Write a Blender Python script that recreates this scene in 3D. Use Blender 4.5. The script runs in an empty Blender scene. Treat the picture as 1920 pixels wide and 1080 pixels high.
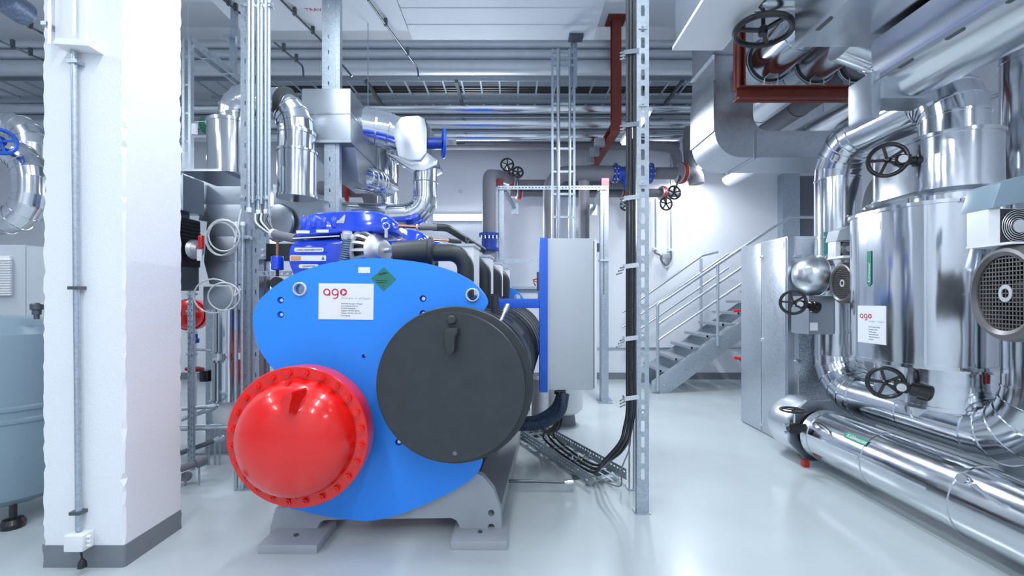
import bpy, bmesh, math, random
from mathutils import Vector, Matrix
random.seed(7)
V = Vector
PI = math.pi
SC = bpy.context.scene
COL = SC.collection

# ---------------------------------------------------------------- camera, world, light, exposure
F, CX, HY, EYE = 853.333, 960.0, 562.0, 1.5
cam_d = bpy.data.cameras.new('camera')
cam_d.lens = 16.0
cam_d.sensor_width = 36.0
cam_d.shift_y = (HY - 540.0) / 1920.0
cam_d.clip_start = 0.05
cam = bpy.data.objects.new('camera', cam_d)
COL.objects.link(cam)
cam.location = (0, 0, EYE)
cam.rotation_euler = (PI / 2, 0, 0)
SC.camera = cam
SC.view_settings.view_transform = 'Standard'
SC.view_settings.look = 'None'
SC.view_settings.gamma = 1.0
SC.view_settings.use_curve_mapping = False
SC.view_settings.exposure = -0.45
world = bpy.data.worlds.new('world')
SC.world = world
world.use_nodes = True
world.node_tree.nodes['Background'].inputs['Color'].default_value = (0.8, 0.88, 1.0, 1)
world.node_tree.nodes['Background'].inputs['Strength'].default_value = 0.0
LAMP_POWER = 52.0          # watts of each ceiling batten
TUBE_POWER = 120.0          # watts of each lamp in view
LAMP_COLOR = (0.87, 0.94, 1.0)
CEIL = 5.6


def P(px, py, d):
    """pixel of the photograph at distance d along the room -> point in the room"""
    return V(((px - CX) * d / F, d, EYE - (py - HY) * d / F))


def X(px, d):
    return (px - CX) * d / F


def Z(py, d):
    return EYE - (py - HY) * d / F


def W(n, d):
    return n * d / F


# ---------------------------------------------------------------- materials
MATS = {}


def mat(name, col, rough=0.5, metal=0.0, var=0.06, vscale=6.0, bump=0.0, bscale=8.0, stretch=(1, 1, 1), coat=0.0, rvar=0.0,
        emit=0.0, spangle=0.0, alpha=None):
    m = bpy.data.materials.new(name)
    m.use_nodes = True
    nt = m.node_tree
    b = nt.nodes['Principled BSDF']
    b.inputs['Base Color'].default_value = (*col, 1)
    b.inputs['Roughness'].default_value = rough
    b.inputs['Metallic'].default_value = metal
    if coat:
        b.inputs['Coat Weight'].default_value = coat
        b.inputs['Coat Roughness'].default_value = 0.08
    if emit:
        b.inputs['Emission Color'].default_value = (*LAMP_COLOR, 1)
        b.inputs['Emission Strength'].default_value = emit
        MATS[name] = m
        return m
    tc = nt.nodes.new('ShaderNodeTexCoord')
    mp = nt.nodes.new('ShaderNodeMapping')
    mp.inputs['Scale'].default_value = stretch
    nt.links.new(tc.outputs['Object'], mp.inputs['Vector'])
    if spangle:
        tx = nt.nodes.new('ShaderNodeTexVoronoi')
        tx.inputs['Scale'].default_value = vscale
        sep = nt.nodes.new('ShaderNodeSeparateColor')
        nt.links.new(tx.outputs['Color'], sep.inputs['Color'])
        fac = sep.outputs['Red']
    else:
        tx = nt.nodes.new('ShaderNodeTexNoise')
        tx.inputs['Scale'].default_value = vscale
        tx.inputs['Detail'].default_value = 4
        fac = tx.outputs['Fac']
    nt.links.new(mp.outputs['Vector'], tx.inputs['Vector'])
    rp = nt.nodes.new('ShaderNodeValToRGB')
    v = spangle or var
    rp.color_ramp.elements[0].position = 0.25
    rp.color_ramp.elements[1].position = 0.75
    rp.color_ramp.elements[0].color = (*[max(0, c * (1 - v)) for c in col], 1)
    rp.color_ramp.elements[1].color = (*[min(1, c * (1 + v)) for c in col], 1)
    nt.links.new(fac, rp.inputs['Fac'])
    nt.links.new(rp.outputs['Color'], b.inputs['Base Color'])
    if rvar:
        mr = nt.nodes.new('ShaderNodeMapRange')
        mr.inputs['To Min'].default_value = max(0.02, rough - rvar)
        mr.inputs['To Max'].default_value = rough + rvar
        nt.links.new(fac, mr.inputs['Value'])
        nt.links.new(mr.outputs['Result'], b.inputs['Roughness'])
    if bump:
        n2 = nt.nodes.new('ShaderNodeTexNoise')
        n2.inputs['Scale'].default_value = bscale
        n2.inputs['Detail'].default_value = 2
        nt.links.new(mp.outputs['Vector'], n2.inputs['Vector'])
        bp = nt.nodes.new('ShaderNodeBump')
        bp.inputs['Strength'].default_value = bump
        bp.inputs['Distance'].default_value = 0.02
        nt.links.new(n2.outputs['Fac'], bp.inputs['Height'])
        nt.links.new(bp.outputs['Normal'], b.inputs['Normal'])
    MATS[name] = m
    return m


mat('wall_paint', (0.80, 0.82, 0.88), 0.75, var=0.02, vscale=1.5, bump=0.12, bscale=60)
mat('ceiling_paint', (0.74, 0.78, 0.83), 0.8, var=0.04, vscale=1.2, bump=0.1, bscale=30)
mat('column_paint', (0.84, 0.86, 0.90), 0.7, var=0.015, vscale=3, bump=0.12, bscale=90)
mat('base_grey', (0.20, 0.22, 0.25), 0.5, var=0.06)
mat('floor_epoxy', (0.50, 0.555, 0.58), 0.2, var=0.07, vscale=1.1, rvar=0.1, bump=0.03, bscale=3)
mat('alu', (0.72, 0.75, 0.79), 0.15, 1.0, var=0.05, vscale=3, bump=0.10, bscale=5, rvar=0.06)
mat('alu_fine', (0.72, 0.75, 0.79), 0.24, 1.0, var=0.04, vscale=3, bump=0.05, bscale=5, rvar=0.05)
mat('alu_wavy', (0.72, 0.755, 0.79), 0.14, 1.0, var=0.03, vscale=2, bump=0.5, bscale=2.6, stretch=(1.6, 1.6, 0.45))
mat('alu_overhead', (0.72, 0.75, 0.79), 0.22, 1.0, var=0.03, vscale=2, bump=0.35, bscale=2.2, stretch=(1.8, 0.5, 1.0))
mat('alu_satin', (0.72, 0.75, 0.79), 0.32, 1.0, var=0.04, vscale=3)
mat('sheet', (0.46, 0.50, 0.55), 0.38, 0.95, var=0.07, vscale=3, bump=0.06, bscale=4, rvar=0.08)
mat('galv', (0.46, 0.52, 0.58), 0.42, 0.8, spangle=0.07, vscale=70)
mat('galv_blue', (0.24, 0.30, 0.42), 0.5, 0.6, spangle=0.15, vscale=50)
mat('galv_panel', (0.58, 0.62, 0.67), 0.36, 0.9, spangle=0.035, vscale=45, rvar=0.05)
mat('galv_spangle', (0.55, 0.60, 0.66), 0.38, 0.9, spangle=0.25, vscale=120)
mat('steel_dark', (0.13, 0.15, 0.17), 0.4, 0.7)
mat('chrome', (0.8, 0.82, 0.85), 0.15, 1.0, var=0.02)
mat('cast_alu', (0.66, 0.67, 0.69), 0.4, 0.8, var=0.08, vscale=12)
mat('plate_blue', (0.022, 0.27, 0.95), 0.42, var=0.02, vscale=3)
mat('frame_blue', (0.012, 0.11, 0.62), 0.42, var=0.03)
mat('comp_blue', (0.006, 0.062, 0.68), 0.16, var=0.04, coat=0.7)
mat('valve_blue', (0.01, 0.045, 0.33), 0.35, var=0.05)
mat('red', (0.78, 0.008, 0.005), 0.24, var=0.03, coat=0.5)
mat('maroon', (0.22, 0.015, 0.03), 0.45)
mat('red_valve', (0.46, 0.025, 0.02), 0.35, var=0.08)
mat('primer_red', (0.22, 0.038, 0.024), 0.5, var=0.12, vscale=10)
mat('eye_grey', (0.6, 0.62, 0.65), 0.45)
mat('rubber', (0.030, 0.036, 0.042), 0.46, var=0.15, vscale=14, bump=0.05, bscale=20)
mat('rubber_pipe', (0.030, 0.036, 0.042), 0.45, var=0.1, vscale=8)
mat('insul_grey', (0.19, 0.19, 0.22), 0.6, var=0.08, vscale=5)
mat('black', (0.014, 0.014, 0.016), 0.3, var=0.1, coat=0.2)
mat('cable', (0.016, 0.018, 0.022), 0.35, var=0.1)
mat('cable_white', (0.62, 0.64, 0.64), 0.5)
mat('hose_blue', (0.02, 0.035, 0.07), 0.4)
mat('hose_grey', (0.10, 0.16, 0.24), 0.4)
mat('cabinet_grey', (0.50, 0.54, 0.59), 0.45, var=0.02, vscale=2)
mat('tank_grey', (0.23, 0.32, 0.39), 0.28, var=0.04, vscale=2)
mat('base_paint', (0.38, 0.41, 0.45), 0.5, var=0.05)
mat('white', (0.82, 0.84, 0.87), 0.4, var=0.01)
mat('white_panel', (0.84, 0.85, 0.88), 0.38, 0.05, var=0.02)
mat('print_red', (0.55, 0.02, 0.07), 0.5, var=0.02)
mat('print_dark', (0.03, 0.04, 0.07), 0.5, var=0.02)
mat('print_grey', (0.42, 0.44, 0.47), 0.5, var=0.02)
mat('sign_green', (0.02, 0.19, 0.14), 0.4, var=0.03)
mat('label_green', (0.01, 0.24, 0.16), 0.4, var=0.03)
mat('green_pipe', (0.008, 0.17, 0.09), 0.35, var=0.04)
mat('label_orange', (0.70, 0.33, 0.15), 0.5, var=0.04)
mat('label_yellow', (0.60, 0.58, 0.50), 0.5, var=0.04)
mat('copper', (0.55, 0.26, 0.17), 0.3, 0.9)
mat('motor_grey', (0.19, 0.18, 0.18), 0.32, 0.6, var=0.08)
mat('motor_dark', (0.03, 0.03, 0.032), 0.5, 0.3)
mat('door_grey', (0.16, 0.17, 0.21), 0.55, var=0.05)
mat('tube_light', (1, 1, 1), emit=14.0)
mat('tube_soft', (1, 1, 1), emit=5.0)


# ---------------------------------------------------------------- mesh helpers
def basis(t, up=None):
    t = V(t).normalized()
    up = V(up) if up is not None else V((0, 0, 1))
    if abs(t.dot(up.normalized())) > 0.98:
        up = V((0, 1, 0)) if abs(t.y) < 0.9 else V((1, 0, 0))
    u = up.cross(t).normalized()
    return u, t.cross(u).normalized(), t


class MB:
    def __init__(self):
        self.v, self.f = [], []

    def quad_box(self, c8):
        n = len(self.v)
        self.v += [V(p) for p in c8]
        for q in ((0, 3, 2, 1), (4, 5, 6, 7), (0, 1, 5, 4), (1, 2, 6, 5), (2, 3, 7, 6), (3, 0, 4, 7)):
            self.f.append([n + i for i in q])
        return self

    def box(self, x0, x1, y0, y1, z0, z1):
        return self.quad_box([(x0, y0, z0), (x1, y0, z0), (x1, y1, z0), (x0, y1, z0), (x0, y0, z1), (x1, y0, z1), (x1, y1, z1), (x0, y1, z1)])

    def bar(self, p0, p1, w, h, up=None):
        p0, p1 = V(p0), V(p1)
        u, v, t = basis(p1 - p0, up)
        c = [a * u * w / 2 + b * v * h / 2 for a, b in ((-1, -1), (1, -1), (1, 1), (-1, 1))]
        return self.quad_box([p0 + k for k in c] + [p1 + k for k in c])

    def rings(self, seq, n=20, caps=True, closed=False):
        """seq of (point, tangent, radius): one skin over all the rings"""
        base = len(self.v)
        u = None
        for (p, t, r) in seq:
            t = V(t).normalized()
            if u is None:
                u = basis(t)[0]
            u = (u - t * u.dot(t))
            u = u.normalized() if u.length > 1e-6 else basis(t)[0]
            w = t.cross(u)
            for k in range(n):
                a = 2 * PI * k / n
                self.v.append(V(p) + (u * math.cos(a) + w * math.sin(a)) * r)
        m = len(seq)
        for i in range(m if closed else m - 1):
            j = (i + 1) % m
            for k in range(n):
                l = (k + 1) % n
                self.f.append([base + i * n + k, base + i * n + l, base + j * n + l, base + j * n + k])
        if caps and not closed:
            self.f.append([base + k for k in range(n)][::-1])
            self.f.append([base + (m - 1) * n + k for k in range(n)])
        return self

    def cyl(self, p0, p1, r, r1=None, n=20, caps=True):
        p0, p1 = V(p0), V(p1)
        t = p1 - p0
        return self.rings([(p0, t, r), (p1, t, r if r1 is None else r1)], n, caps)

    def lathe(self, c, axis, prof, n=32, caps=True):
        c, axis = V(c), V(axis).normalized()
        return self.rings([(c + axis * a, axis, max(r, 1e-4)) for a, r in prof], n, caps)

    def tube(self, pts, r, n=10, R=None, seg=6, caps=True, smooth=False):
        pts = [V(p) for p in pts]
        if smooth:
            pts = spline(pts, seg)
        elif R:
            pts = fillet(pts, R, seg)
        seq = []
        for i, p in enumerate(pts):
            a = pts[max(0, i - 1)]
            b = pts[min(len(pts) - 1, i + 1)]
            seq.append((p, b - a, r))
        return self.rings(seq, n, caps)

    def corrugated(self, pts, r, pitch=0.012, depth=0.006, n=14):
        pts = spline([V(p) for p in pts], 14)
        L = [0]
        for a, b in zip(pts, pts[1:]):
            L.append(L[-1] + (b - a).length)
        N = max(4, int(L[-1] / pitch) * 2)
        seq = []
        for i in range(N + 1):
            s = L[-1] * i / N
            k = 0
            while k < len(L) - 2 and L[k + 1] < s:
                k += 1
            f = (s - L[k]) / max(1e-6, L[k + 1] - L[k])
            seq.append((pts[k].lerp(pts[k + 1], f), pts[min(k + 2, len(pts) - 1)] - pts[max(0, k - 1)], r - (depth if i % 2 else 0)))
        return self.rings(seq, n)

    def torus(self, c, axis, R, r, n=36, m=8, arc=(0, 2 * PI)):
        u, v, t = basis(axis)
        full = abs(arc[1] - arc[0] - 2 * PI) < 1e-4
        seq = []
        for i in range(n + (0 if full else 1)):
            a = arc[0] + (arc[1] - arc[0]) * i / n
            seq.append((V(c) + (u * math.cos(a) + v * math.sin(a)) * R, -u * math.sin(a) + v * math.cos(a), r))
        base = len(self.v)
        for i, (p, tt, rr) in enumerate(seq):
            a = arc[0] + (arc[1] - arc[0]) * i / n
            e = u * math.cos(a) + v * math.sin(a)
            for k in range(m):
                b = 2 * PI * k / m
                self.v.append(p + e * rr * math.cos(b) + t * rr * math.sin(b))
        M = len(seq)
        for i in range(M if full else M - 1):
            j = (i + 1) % M
            for k in range(m):
                l = (k + 1) % m
                self.f.append([base + i * m + k, base + j * m + k, base + j * m + l, base + i * m + l])
        return self

    def prism(self, poly, vec):
        poly = [V(p) for p in poly]
        vec = V(vec)
        n, m = len(self.v), len(poly)
        self.v += poly + [p + vec for p in poly]
        self.f.append([n + i for i in range(m)])
        self.f.append([n + m + i for i in range(m)][::-1])
        for i in range(m):
            j = (i + 1) % m
            self.f.append([n + i, n + m + i, n + m + j, n + j])
        return self

    def loft(self, secs, caps=True):
        """closed sections with the same number of points"""
        n, m = len(self.v), len(secs[0])
        for s in secs:
            self.v += [V(p) for p in s]
        for i in range(len(secs) - 1):
            for k in range(m):
                l = (k + 1) % m
                self.f.append([n + i * m + k, n + i * m + l, n + (i + 1) * m + l, n + (i + 1) * m + k])
        if caps:
            self.f.append([n + k for k in range(m)][::-1])
            self.f.append([n + (len(secs) - 1) * m + k for k in range(m)])
        return self

    def plate(self, outer, holes, fn, th):
        """flat plate with real holes; fn(u, v, w) maps plate coordinates to the room"""
        bm = bmesh.new()
        loops = []
        for lp in [outer] + holes:
            vs = [bm.verts.new((a, b, 0)) for a, b in lp]
            loops.append(lp)
            for i in range(len(vs)):
                bm.edges.new((vs[i], vs[(i + 1) % len(vs)]))
        bmesh.ops.triangle_fill(bm, use_beauty=True, use_dissolve=False, edges=bm.edges[:], normal=(0, 0, 1))
        bm.verts.index_update()
        n, N = len(self.v), len(bm.verts)
        co = [(v.co.x, v.co.y) for v in bm.verts]
        self.v += [V(fn(a, b, 0)) for a, b in co] + [V(fn(a, b, th)) for a, b in co]
        for f in bm.faces:
            ids = [v.index for v in f.verts]
            self.f.append([n + i for i in ids])
            self.f.append([n + N + i for i in ids][::-1])
        k = 0
        for lp in loops:
            for i in range(len(lp)):
                a, b = k + i, k + (i + 1) % len(lp)
                self.f.append([n + a, n + b, n + N + b, n + N + a])
            k += len(lp)
        bm.free()
        return self

    def mesh(self, name, off=V((0, 0, 0)), sharp=32, bevel=0.0):
        me = bpy.data.meshes.new(name)
        me.from_pydata([tuple(p - off) for p in self.v], [], self.f)
        bm = bmesh.new()
        bm.from_mesh(me)
        bmesh.ops.recalc_face_normals(bm, faces=bm.faces[:])
        if bevel:
            es = [e for e in bm.edges if len(e.link_faces) == 2 and e.calc_face_angle(0) > 0.9]
            bmesh.ops.bevel(bm, geom=es, offset=bevel, segments=2, affect='EDGES', profile=0.6, clamp_overlap=True)
        bm.to_mesh(me)
        bm.free()
        me.shade_smooth()
        me.set_sharp_from_angle(angle=math.radians(sharp))
        return me


def fillet(pts, R, seg=6):
    pts = [V(p) for p in pts]
    out = [pts[0]]
    for i in range(1, len(pts) - 1):
        out += arc_at(pts[i - 1], pts[i], pts[i + 1], R, seg)
    out.append(pts[-1])
    return out


def arc_at(a, b, c, R, seg):
    d0, d1 = (a - b).normalized(), (c - b).normalized()
    ang = d0.angle(d1)
    if abs(ang - PI) < 1e-3:
        return [b]
    L = min(R / math.tan(ang / 2), 0.49 * (a - b).length, 0.49 * (c - b).length)
    r = L * math.tan(ang / 2)
    cen = b + (d0 + d1).normalized() * (r / math.sin(ang / 2))
    s, e = b + d0 * L - cen, b + d1 * L - cen
    tot = s.angle(e)
    ax = s.cross(e).normalized()
    return [cen + Matrix.Rotation(tot * k / seg, 3, ax) @ s for k in range(seg + 1)]


def spline(pts, seg=6):
    out = []
    q = [pts[0] * 2 - pts[1]] + pts + [pts[-1] * 2 - pts[-2]]
    for i in range(1, len(q) - 2):
        p0, p1, p2, p3 = q[i - 1:i + 3]
        for k in range(seg):
            t = k / seg
            out.append(0.5 * ((2 * p1) + (p2 - p0) * t + (2 * p0 - 5 * p1 + 4 * p2 - p3) * t * t + (3 * p1 - p0 - 3 * p2 + p3) * t ** 3))
    out.append(pts[-1])
    return out


def circ(cx, cy, r, n=20, ry=None):
    return [(cx + r * math.cos(2 * PI * k / n), cy + (ry or r) * math.sin(2 * PI * k / n)) for k in range(n)]


def rrect(x0, x1, y0, y1, r, seg=4):
    o = []
    for cx, cy, a0 in ((x1 - r, y1 - r, 0), (x0 + r, y1 - r, 90), (x0 + r, y0 + r, 180), (x1 - r, y0 + r, 270)):
        for k in range(seg + 1):
            a = math.radians(a0 + 90 * k / seg)
            o.append((cx + r * math.cos(a), cy + r * math.sin(a)))
    return o


def link(name, me, m, parent=None, loc=None):
    o = bpy.data.objects.new(name, me)
    COL.objects.link(o)
    if m is not None and not me.materials:
        me.materials.append(MATS[m] if isinstance(m, str) else m)
    if parent is not None:
        o.parent = parent
    if loc is not None:
        o.location = loc
    return o


class Thing:
    def __init__(self, name, label, cat, base=(0, 0, 0), group=None):
        self.base = V(base)
        self.o = bpy.data.objects.new(name, None)
        self.o.empty_display_size = 0.1
        COL.objects.link(self.o)
        self.o.location = self.base
        self.o['label'] = label
        self.o['category'] = cat
        if group:
            self.o['group'] = group

    def p(self, name, mb, m, under=None, sharp=32, bevel=0.0, label=None, stuff=False):
        o = link(name, mb.mesh(name, self.base, sharp, bevel), m, under or self.o)
        if label:
            o['label'] = label
        if stuff:
            o['kind'] = 'stuff'
        return o

    def inst(self, name, me, loc, m=None, under=None, rot=None):
        o = link(name, me, m, under or self.o, V(loc) - self.base)
        if rot is not None:
            o.rotation_euler = rot
        return o


def one(name, label, cat, mb, m, group=None, sharp=32, bevel=0.0, base=(0, 0, 0)):
    o = link(name, mb.mesh(name, V(base), sharp, bevel), m, None, base)
    o['label'] = label
    o['category'] = cat
    if group:
        o['group'] = group
    return o


def struct(name, mb, m, parent=None, sharp=32, label=None):
    o = link(name, mb.mesh(name, V((0, 0, 0)), sharp), m, parent)
    if parent is None:
        o['kind'] = 'structure'
    if label:
        o['label'] = label
    return o


def text(t, s, size, origin, xdir, updir, m, under=None, name='lettering', ext=0.0006, align='LEFT', spacing=1.0, shear=0.0):
    cu = bpy.data.curves.new('tmp_text', 'FONT')
    cu.body = s
    cu.size = size
    cu.extrude = ext
    cu.align_x = align
    cu.space_character = spacing
    cu.shear = shear
    cu.resolution_u = 2
    ob = bpy.data.objects.new('tmp_text', cu)
    COL.objects.link(ob)
    bpy.context.view_layer.update()
    me = bpy.data.meshes.new_from_object(ob.evaluated_get(bpy.context.evaluated_depsgraph_get()))
    bpy.data.objects.remove(ob)
    xd, ud = V(xdir).normalized(), V(updir).normalized()
    zd = xd.cross(ud)
    M = Matrix((xd, ud, zd)).transposed().to_4x4()
    M.translation = V(origin) - t.base
    me.transform(M)
    me.name = name
    me.materials.clear()
    return link(name, me, m, under or t.o)


def hexbolt(r, h, axis=(0, -1, 0)):
    mb = MB()
    mb.cyl((0, 0, 0), V(axis) * h, r, n=6)
    mb.cyl(V(axis) * h * 0.9, V(axis) * (h * 1.35), r * 0.5, n=8)
    return mb.mesh('bolt', sharp=20)


def handwheel(t, c, axis, R, tr=0.012, spokes=5, m='black', under=None, dish=0.0, phase=0.3):
    """rim + spokes + hub: a part with sub-parts"""
    c, axis = V(c), V(axis).normalized()
    rim = t.p('handwheel', MB().torus(c, axis, R, tr, 40, 10), m, under)
    if under is not None:
        subs = under
    else:
        subs = rim
    u, v, w = basis(axis)
    hubc = c + axis * dish
    for k in range(spokes):
        a = phase + 2 * PI * k / spokes
        e = u * math.cos(a) + v * math.sin(a)
        t.p('spoke', MB().bar(hubc + e * R * 0.12, c + e * R, tr * 1.3, tr * 0.9, axis), m, subs)
    t.p('hub', MB().lathe(hubc - axis * tr * 1.6, axis, [(0, R * 0.16), (tr * 2.4, R * 0.18), (tr * 3.2, R * 0.10)], 14), m, subs)
    return rim


def seam(seq, p, t, r, b=0.006, e=0.007):
    t = V(t).normalized()
    seq += [(p - t * e, t, r), (p - t * e, t, r + b), (p + t * e, t, r + b), (p + t * e, t, r)]


def clad(t, pts, r, m='alu', R=None, seg=5, n=28, part='cladding', caps=True, pitch=0.9, b=0.0065, elbow='elbow'):
    """insulated pipe in sheet-metal cladding: straight sections and lobster-back elbows, each a part"""
    pts = [V(p) for p in pts]
    R = R or r * 1.6
    bends = [arc_at(pts[i - 1], pts[i], pts[i + 1], R, seg) for i in range(1, len(pts) - 1)]
    ends = [pts[0]] + [None] * len(bends) + [pts[-1]]
    objs = []
    for i in range(len(pts) - 1):
        a = pts[0] if i == 0 else bends[i - 1][-1]
        c = pts[-1] if i == len(pts) - 2 else bends[i][0]
        L = (c - a).length
        if L < 0.02:
            continue
        tt = (c - a).normalized()
        k = max(1, round(L / pitch))
        seq = [(a, tt, r)]
        for j in range(1, k):
            seam(seq, a + tt * L * j / k, tt, r, b)
        seq.append((c, tt, r))
        objs.append(t.p(part, MB().rings(seq, n, True), m))
    for i, bd in enumerate(bends):
        if len(bd) < 2:
            continue
        seq = []
        tin = (pts[i + 1] - pts[i]).normalized()
        tout = (pts[i + 2] - pts[i + 1]).normalized()
        for j, p in enumerate(bd):
            tg = tin if j == 0 else tout if j == len(bd) - 1 else (bd[j + 1] - bd[j - 1]).normalized()
            seam(seq, p, tg, r * (1.0 if j in (0, len(bd) - 1) else 1.02), b)
        objs.append(t.p(elbow, MB().rings(seq, n, True), m, sharp=18))
    return objs


def smoothpipe(t, pts, r, m, R=None, name='pipe', n=20, seg=8):
    return t.p(name, MB().tube(pts, r, n, R or r * 1.7, seg), m)


def strut(t, x0, x1, y, z0, z1, depth=0.06, slot=(0.014, 0.03), pitch=0.08, m='galv', name='channel', th=0.003, sides=True, start=0.05):
    """slotted channel standing upright, slotted web facing the camera"""
    cx = (x0 + x1) / 2
    sw, sh = slot
    holes = []
    z = z0 + start
    while z + sh < z1 - 0.02:
        holes.append(rrect(cx - sw / 2, cx + sw / 2, z, z + sh, min(sw, sh) * 0.3, 2))
        z += pitch
    mb = MB().plate([(x0, z0), (x1, z0), (x1, z1), (x0, z1)], holes, lambda a, b, w: (a, y + w, b), th)
    if sides:
        mb.box(x0, x0 + th, y + th * 0.5, y + depth, z0, z1)
        mb.box(x1 - th, x1, y + th * 0.5, y + depth, z0, z1)
    return t.p(name, mb, m)


def flange(t, c, axis, R, th, m, nb=8, name='flange', br=0.01, under=None, n=28):
    c, axis = V(c), V(axis).normalized()
    f = t.p(name, MB().lathe(c - axis * th / 2, axis, [(0, R * 0.97), (th * 0.1, R), (th * 0.9, R), (th, R * 0.97)], n), m, under)
    u, v, w = basis(axis)
    if nb:
        me = MB().cyl(V((0, 0, 0)) - axis * th * 1.0, axis * th * 1.0, br, n=6).mesh('bolt', sharp=20)
        me.materials.append(MATS['chrome'])
        for k in range(nb):
            a = 2 * PI * (k + 0.5) / nb
            t.inst('bolt', me, c + (u * math.cos(a) + v * math.sin(a)) * R * 0.84, None, under or f)
    return f

# ================================================================ the room
BW = 8.59                       # back wall
XL, XR, YN = -10.0, 5.8, -3.5   # left wall, right wall, wall behind the camera
struct('floor', MB().box(XL, XR, YN, BW, -0.15, 0), 'floor_epoxy')
struct('ceiling', MB().box(XL, XR, YN, BW, CEIL, CEIL + 0.2), 'ceiling_paint')
struct('wall_back', MB().box(XL, XR, BW, BW + 0.2, 0, CEIL), 'wall_paint')
struct('wall_left', MB().box(XL - 0.2, XL, YN, BW, 0, CEIL), 'wall_paint')
struct('wall_right', MB().box(XR, XR + 0.2, YN, BW, 0, CEIL), 'wall_paint')
struct('wall_near', MB().box(XL, XR, YN - 0.2, YN, 0, CEIL), 'wall_paint')
struct('baseboard_back', MB().box(XL, XR, BW - 0.012, BW + 0.01, 0, 0.125), 'base_grey')
struct('baseboard_right', MB().box(XR - 0.012, XR + 0.01, YN, BW - 0.02, 0, 0.125), 'base_grey')

# dropped concrete slabs under the ceiling
slabA = struct('ceiling_slab', MB().box(-1.30, 1.06, YN + 0.1, 5.955, 4.90, CEIL + 0.02), 'ceiling_paint', label='dropped concrete slab under the ceiling')
slabB = struct('ceiling_slab', MB().box(-3.42, -1.31, YN + 0.1, 5.75, 4.90, CEIL + 0.02), 'ceiling_paint', label='dropped concrete slab under the ceiling')
for yy in (5.30, 5.12, 5.62):
    struct('board_seam', MB().box(-1.30, 1.06, yy, yy + 0.012, 4.893, 4.905), 'ceiling_paint', slabA)
struct('trim_1', MB().box(XL, XR, BW - 0.35, BW + 0.01, Z(175, 8.3), CEIL + 0.01), 'ceiling_paint', label='concrete downstand beam along the back wall')

# column with a chipped edge and painted grey skirting
def column_mesh(x0, x1, y0, y1, z0, z1, step=0.035, j=0.007, ch=0.016):
    secs = []
    n = int((z1 - z0) / step)
    for i in range(n + 1):
        z = z0 + (z1 - z0) * i / n
        s = []
        for (cx, cy, ax, ay) in ((x0, y0, 1, 1), (x1, y0, -1, 1), (x1, y1, -1, -1), (x0, y1, 1, -1)):
            c = ch * random.uniform(0.3, 1.0) + (random.random() < 0.10) * 0.012
            a = (cx, cy + ay * c)
            b = (cx + ax * c, cy)
            pair = (a, b) if (ax, ay) in ((1, 1), (-1, -1)) else (b, a)
            s += [(pair[0][0], pair[0][1], z), (pair[1][0], pair[1][1], z)]
        secs.append(s)
    return MB().loft(secs)
cx0, cx1, cy0, cy1 = X(79, 2.55), X(233, 2.55), 2.55, 2.995
struct('column', column_mesh(cx0, cx1, cy0, cy1, 0.0, CEIL), 'column_paint', sharp=12, label='white plastered concrete column with chipped edges')
struct('baseboard_column', column_mesh(cx0 - 0.003, cx1 + 0.003, cy0 - 0.003, cy1 + 0.003, 0.0, 0.125, 0.03), 'base_grey', sharp=12)

# door frame and grey door at the far right
d1 = struct('door_1', MB().box(X(1500, 8.5), X(1534, 8.5), 8.50, 8.60, 0, Z(330, 8.5)), 'door_grey', label='dark grey steel door in the back wall')
struct('door_frame', MB().box(X(1466, 8.45), X(1498, 8.45), 8.42, 8.6, 0, Z(326, 8.45)), 'galv', d1)

# ---------------------------------------------------------------- luminaires
BAT = 'ceiling batten luminaires'
def batten(p0, p1, w, label, cat='lamp', power=0.0, group=None, glow='tube_light', drop=True, down=(0, 0, -1), off=None):
    p0, p1, down = V(p0), V(p1), V(down)
    t = Thing('batten_luminaire', label, cat, (p0 + p1) / 2, group)
    t.p('housing', MB().bar(p0, p1, w, 0.045, -down), 'white', bevel=0.006)
    ax = (p1 - p0).normalized()
    c0, c1 = p0 + ax * 0.03 + down * 0.036, p1 - ax * 0.03 + down * 0.036
    t.p('diffuser_%s_offscreen' % off if off else 'diffuser', MB().bar(c0, c1, w * 0.72, 0.034, -down), glow, bevel=0.008)
    if drop:
        for q in (p0.lerp(p1, 0.2), p0.lerp(p1, 0.8)):
            t.p('hanger_wire', MB().cyl(q, (q.x, q.y, 4.9 if -3.42 < q.x < 1.06 and q.y < 5.74 else CEIL), 0.004, n=6), 'chrome')
    if power:
        ln = 'ceiling_lamp_%s_offscreen' % off if off else 'lamp_light'
        L = bpy.data.lights.new(ln, 'AREA')
        L.shape = 'RECTANGLE'
        L.size, L.size_y = w * 0.9, (p1 - p0).length
        L.energy = power
        L.color = LAMP_COLOR
        lo = bpy.data.objects.new(ln, L)
        COL.objects.link(lo)
        lo.parent = t.o
        lo.location = down * 0.075
        u = down.cross(ax)
        lo.rotation_euler = Matrix((u, ax, -down)).transposed().to_euler()
    return t
GB = 'white pendant batten hanging over the plant room aisle'
for bx, cn in ((-5.2, 'left'), (-1.5, 'middle_left'), (0.55, 'middle_right'), (3.6, 'right')):
    for by, rn in ((-2.0, 'behind'), (0.6, 'above'), (2.9, 'ahead')):
        if bx == 3.6 and by > -1:
            continue
        batten((bx, by - 0.75, 4.40), (bx, by + 0.75, 4.40), 0.16, GB, power=LAMP_POWER, group=BAT, off=cn + '_' + rn)
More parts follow.
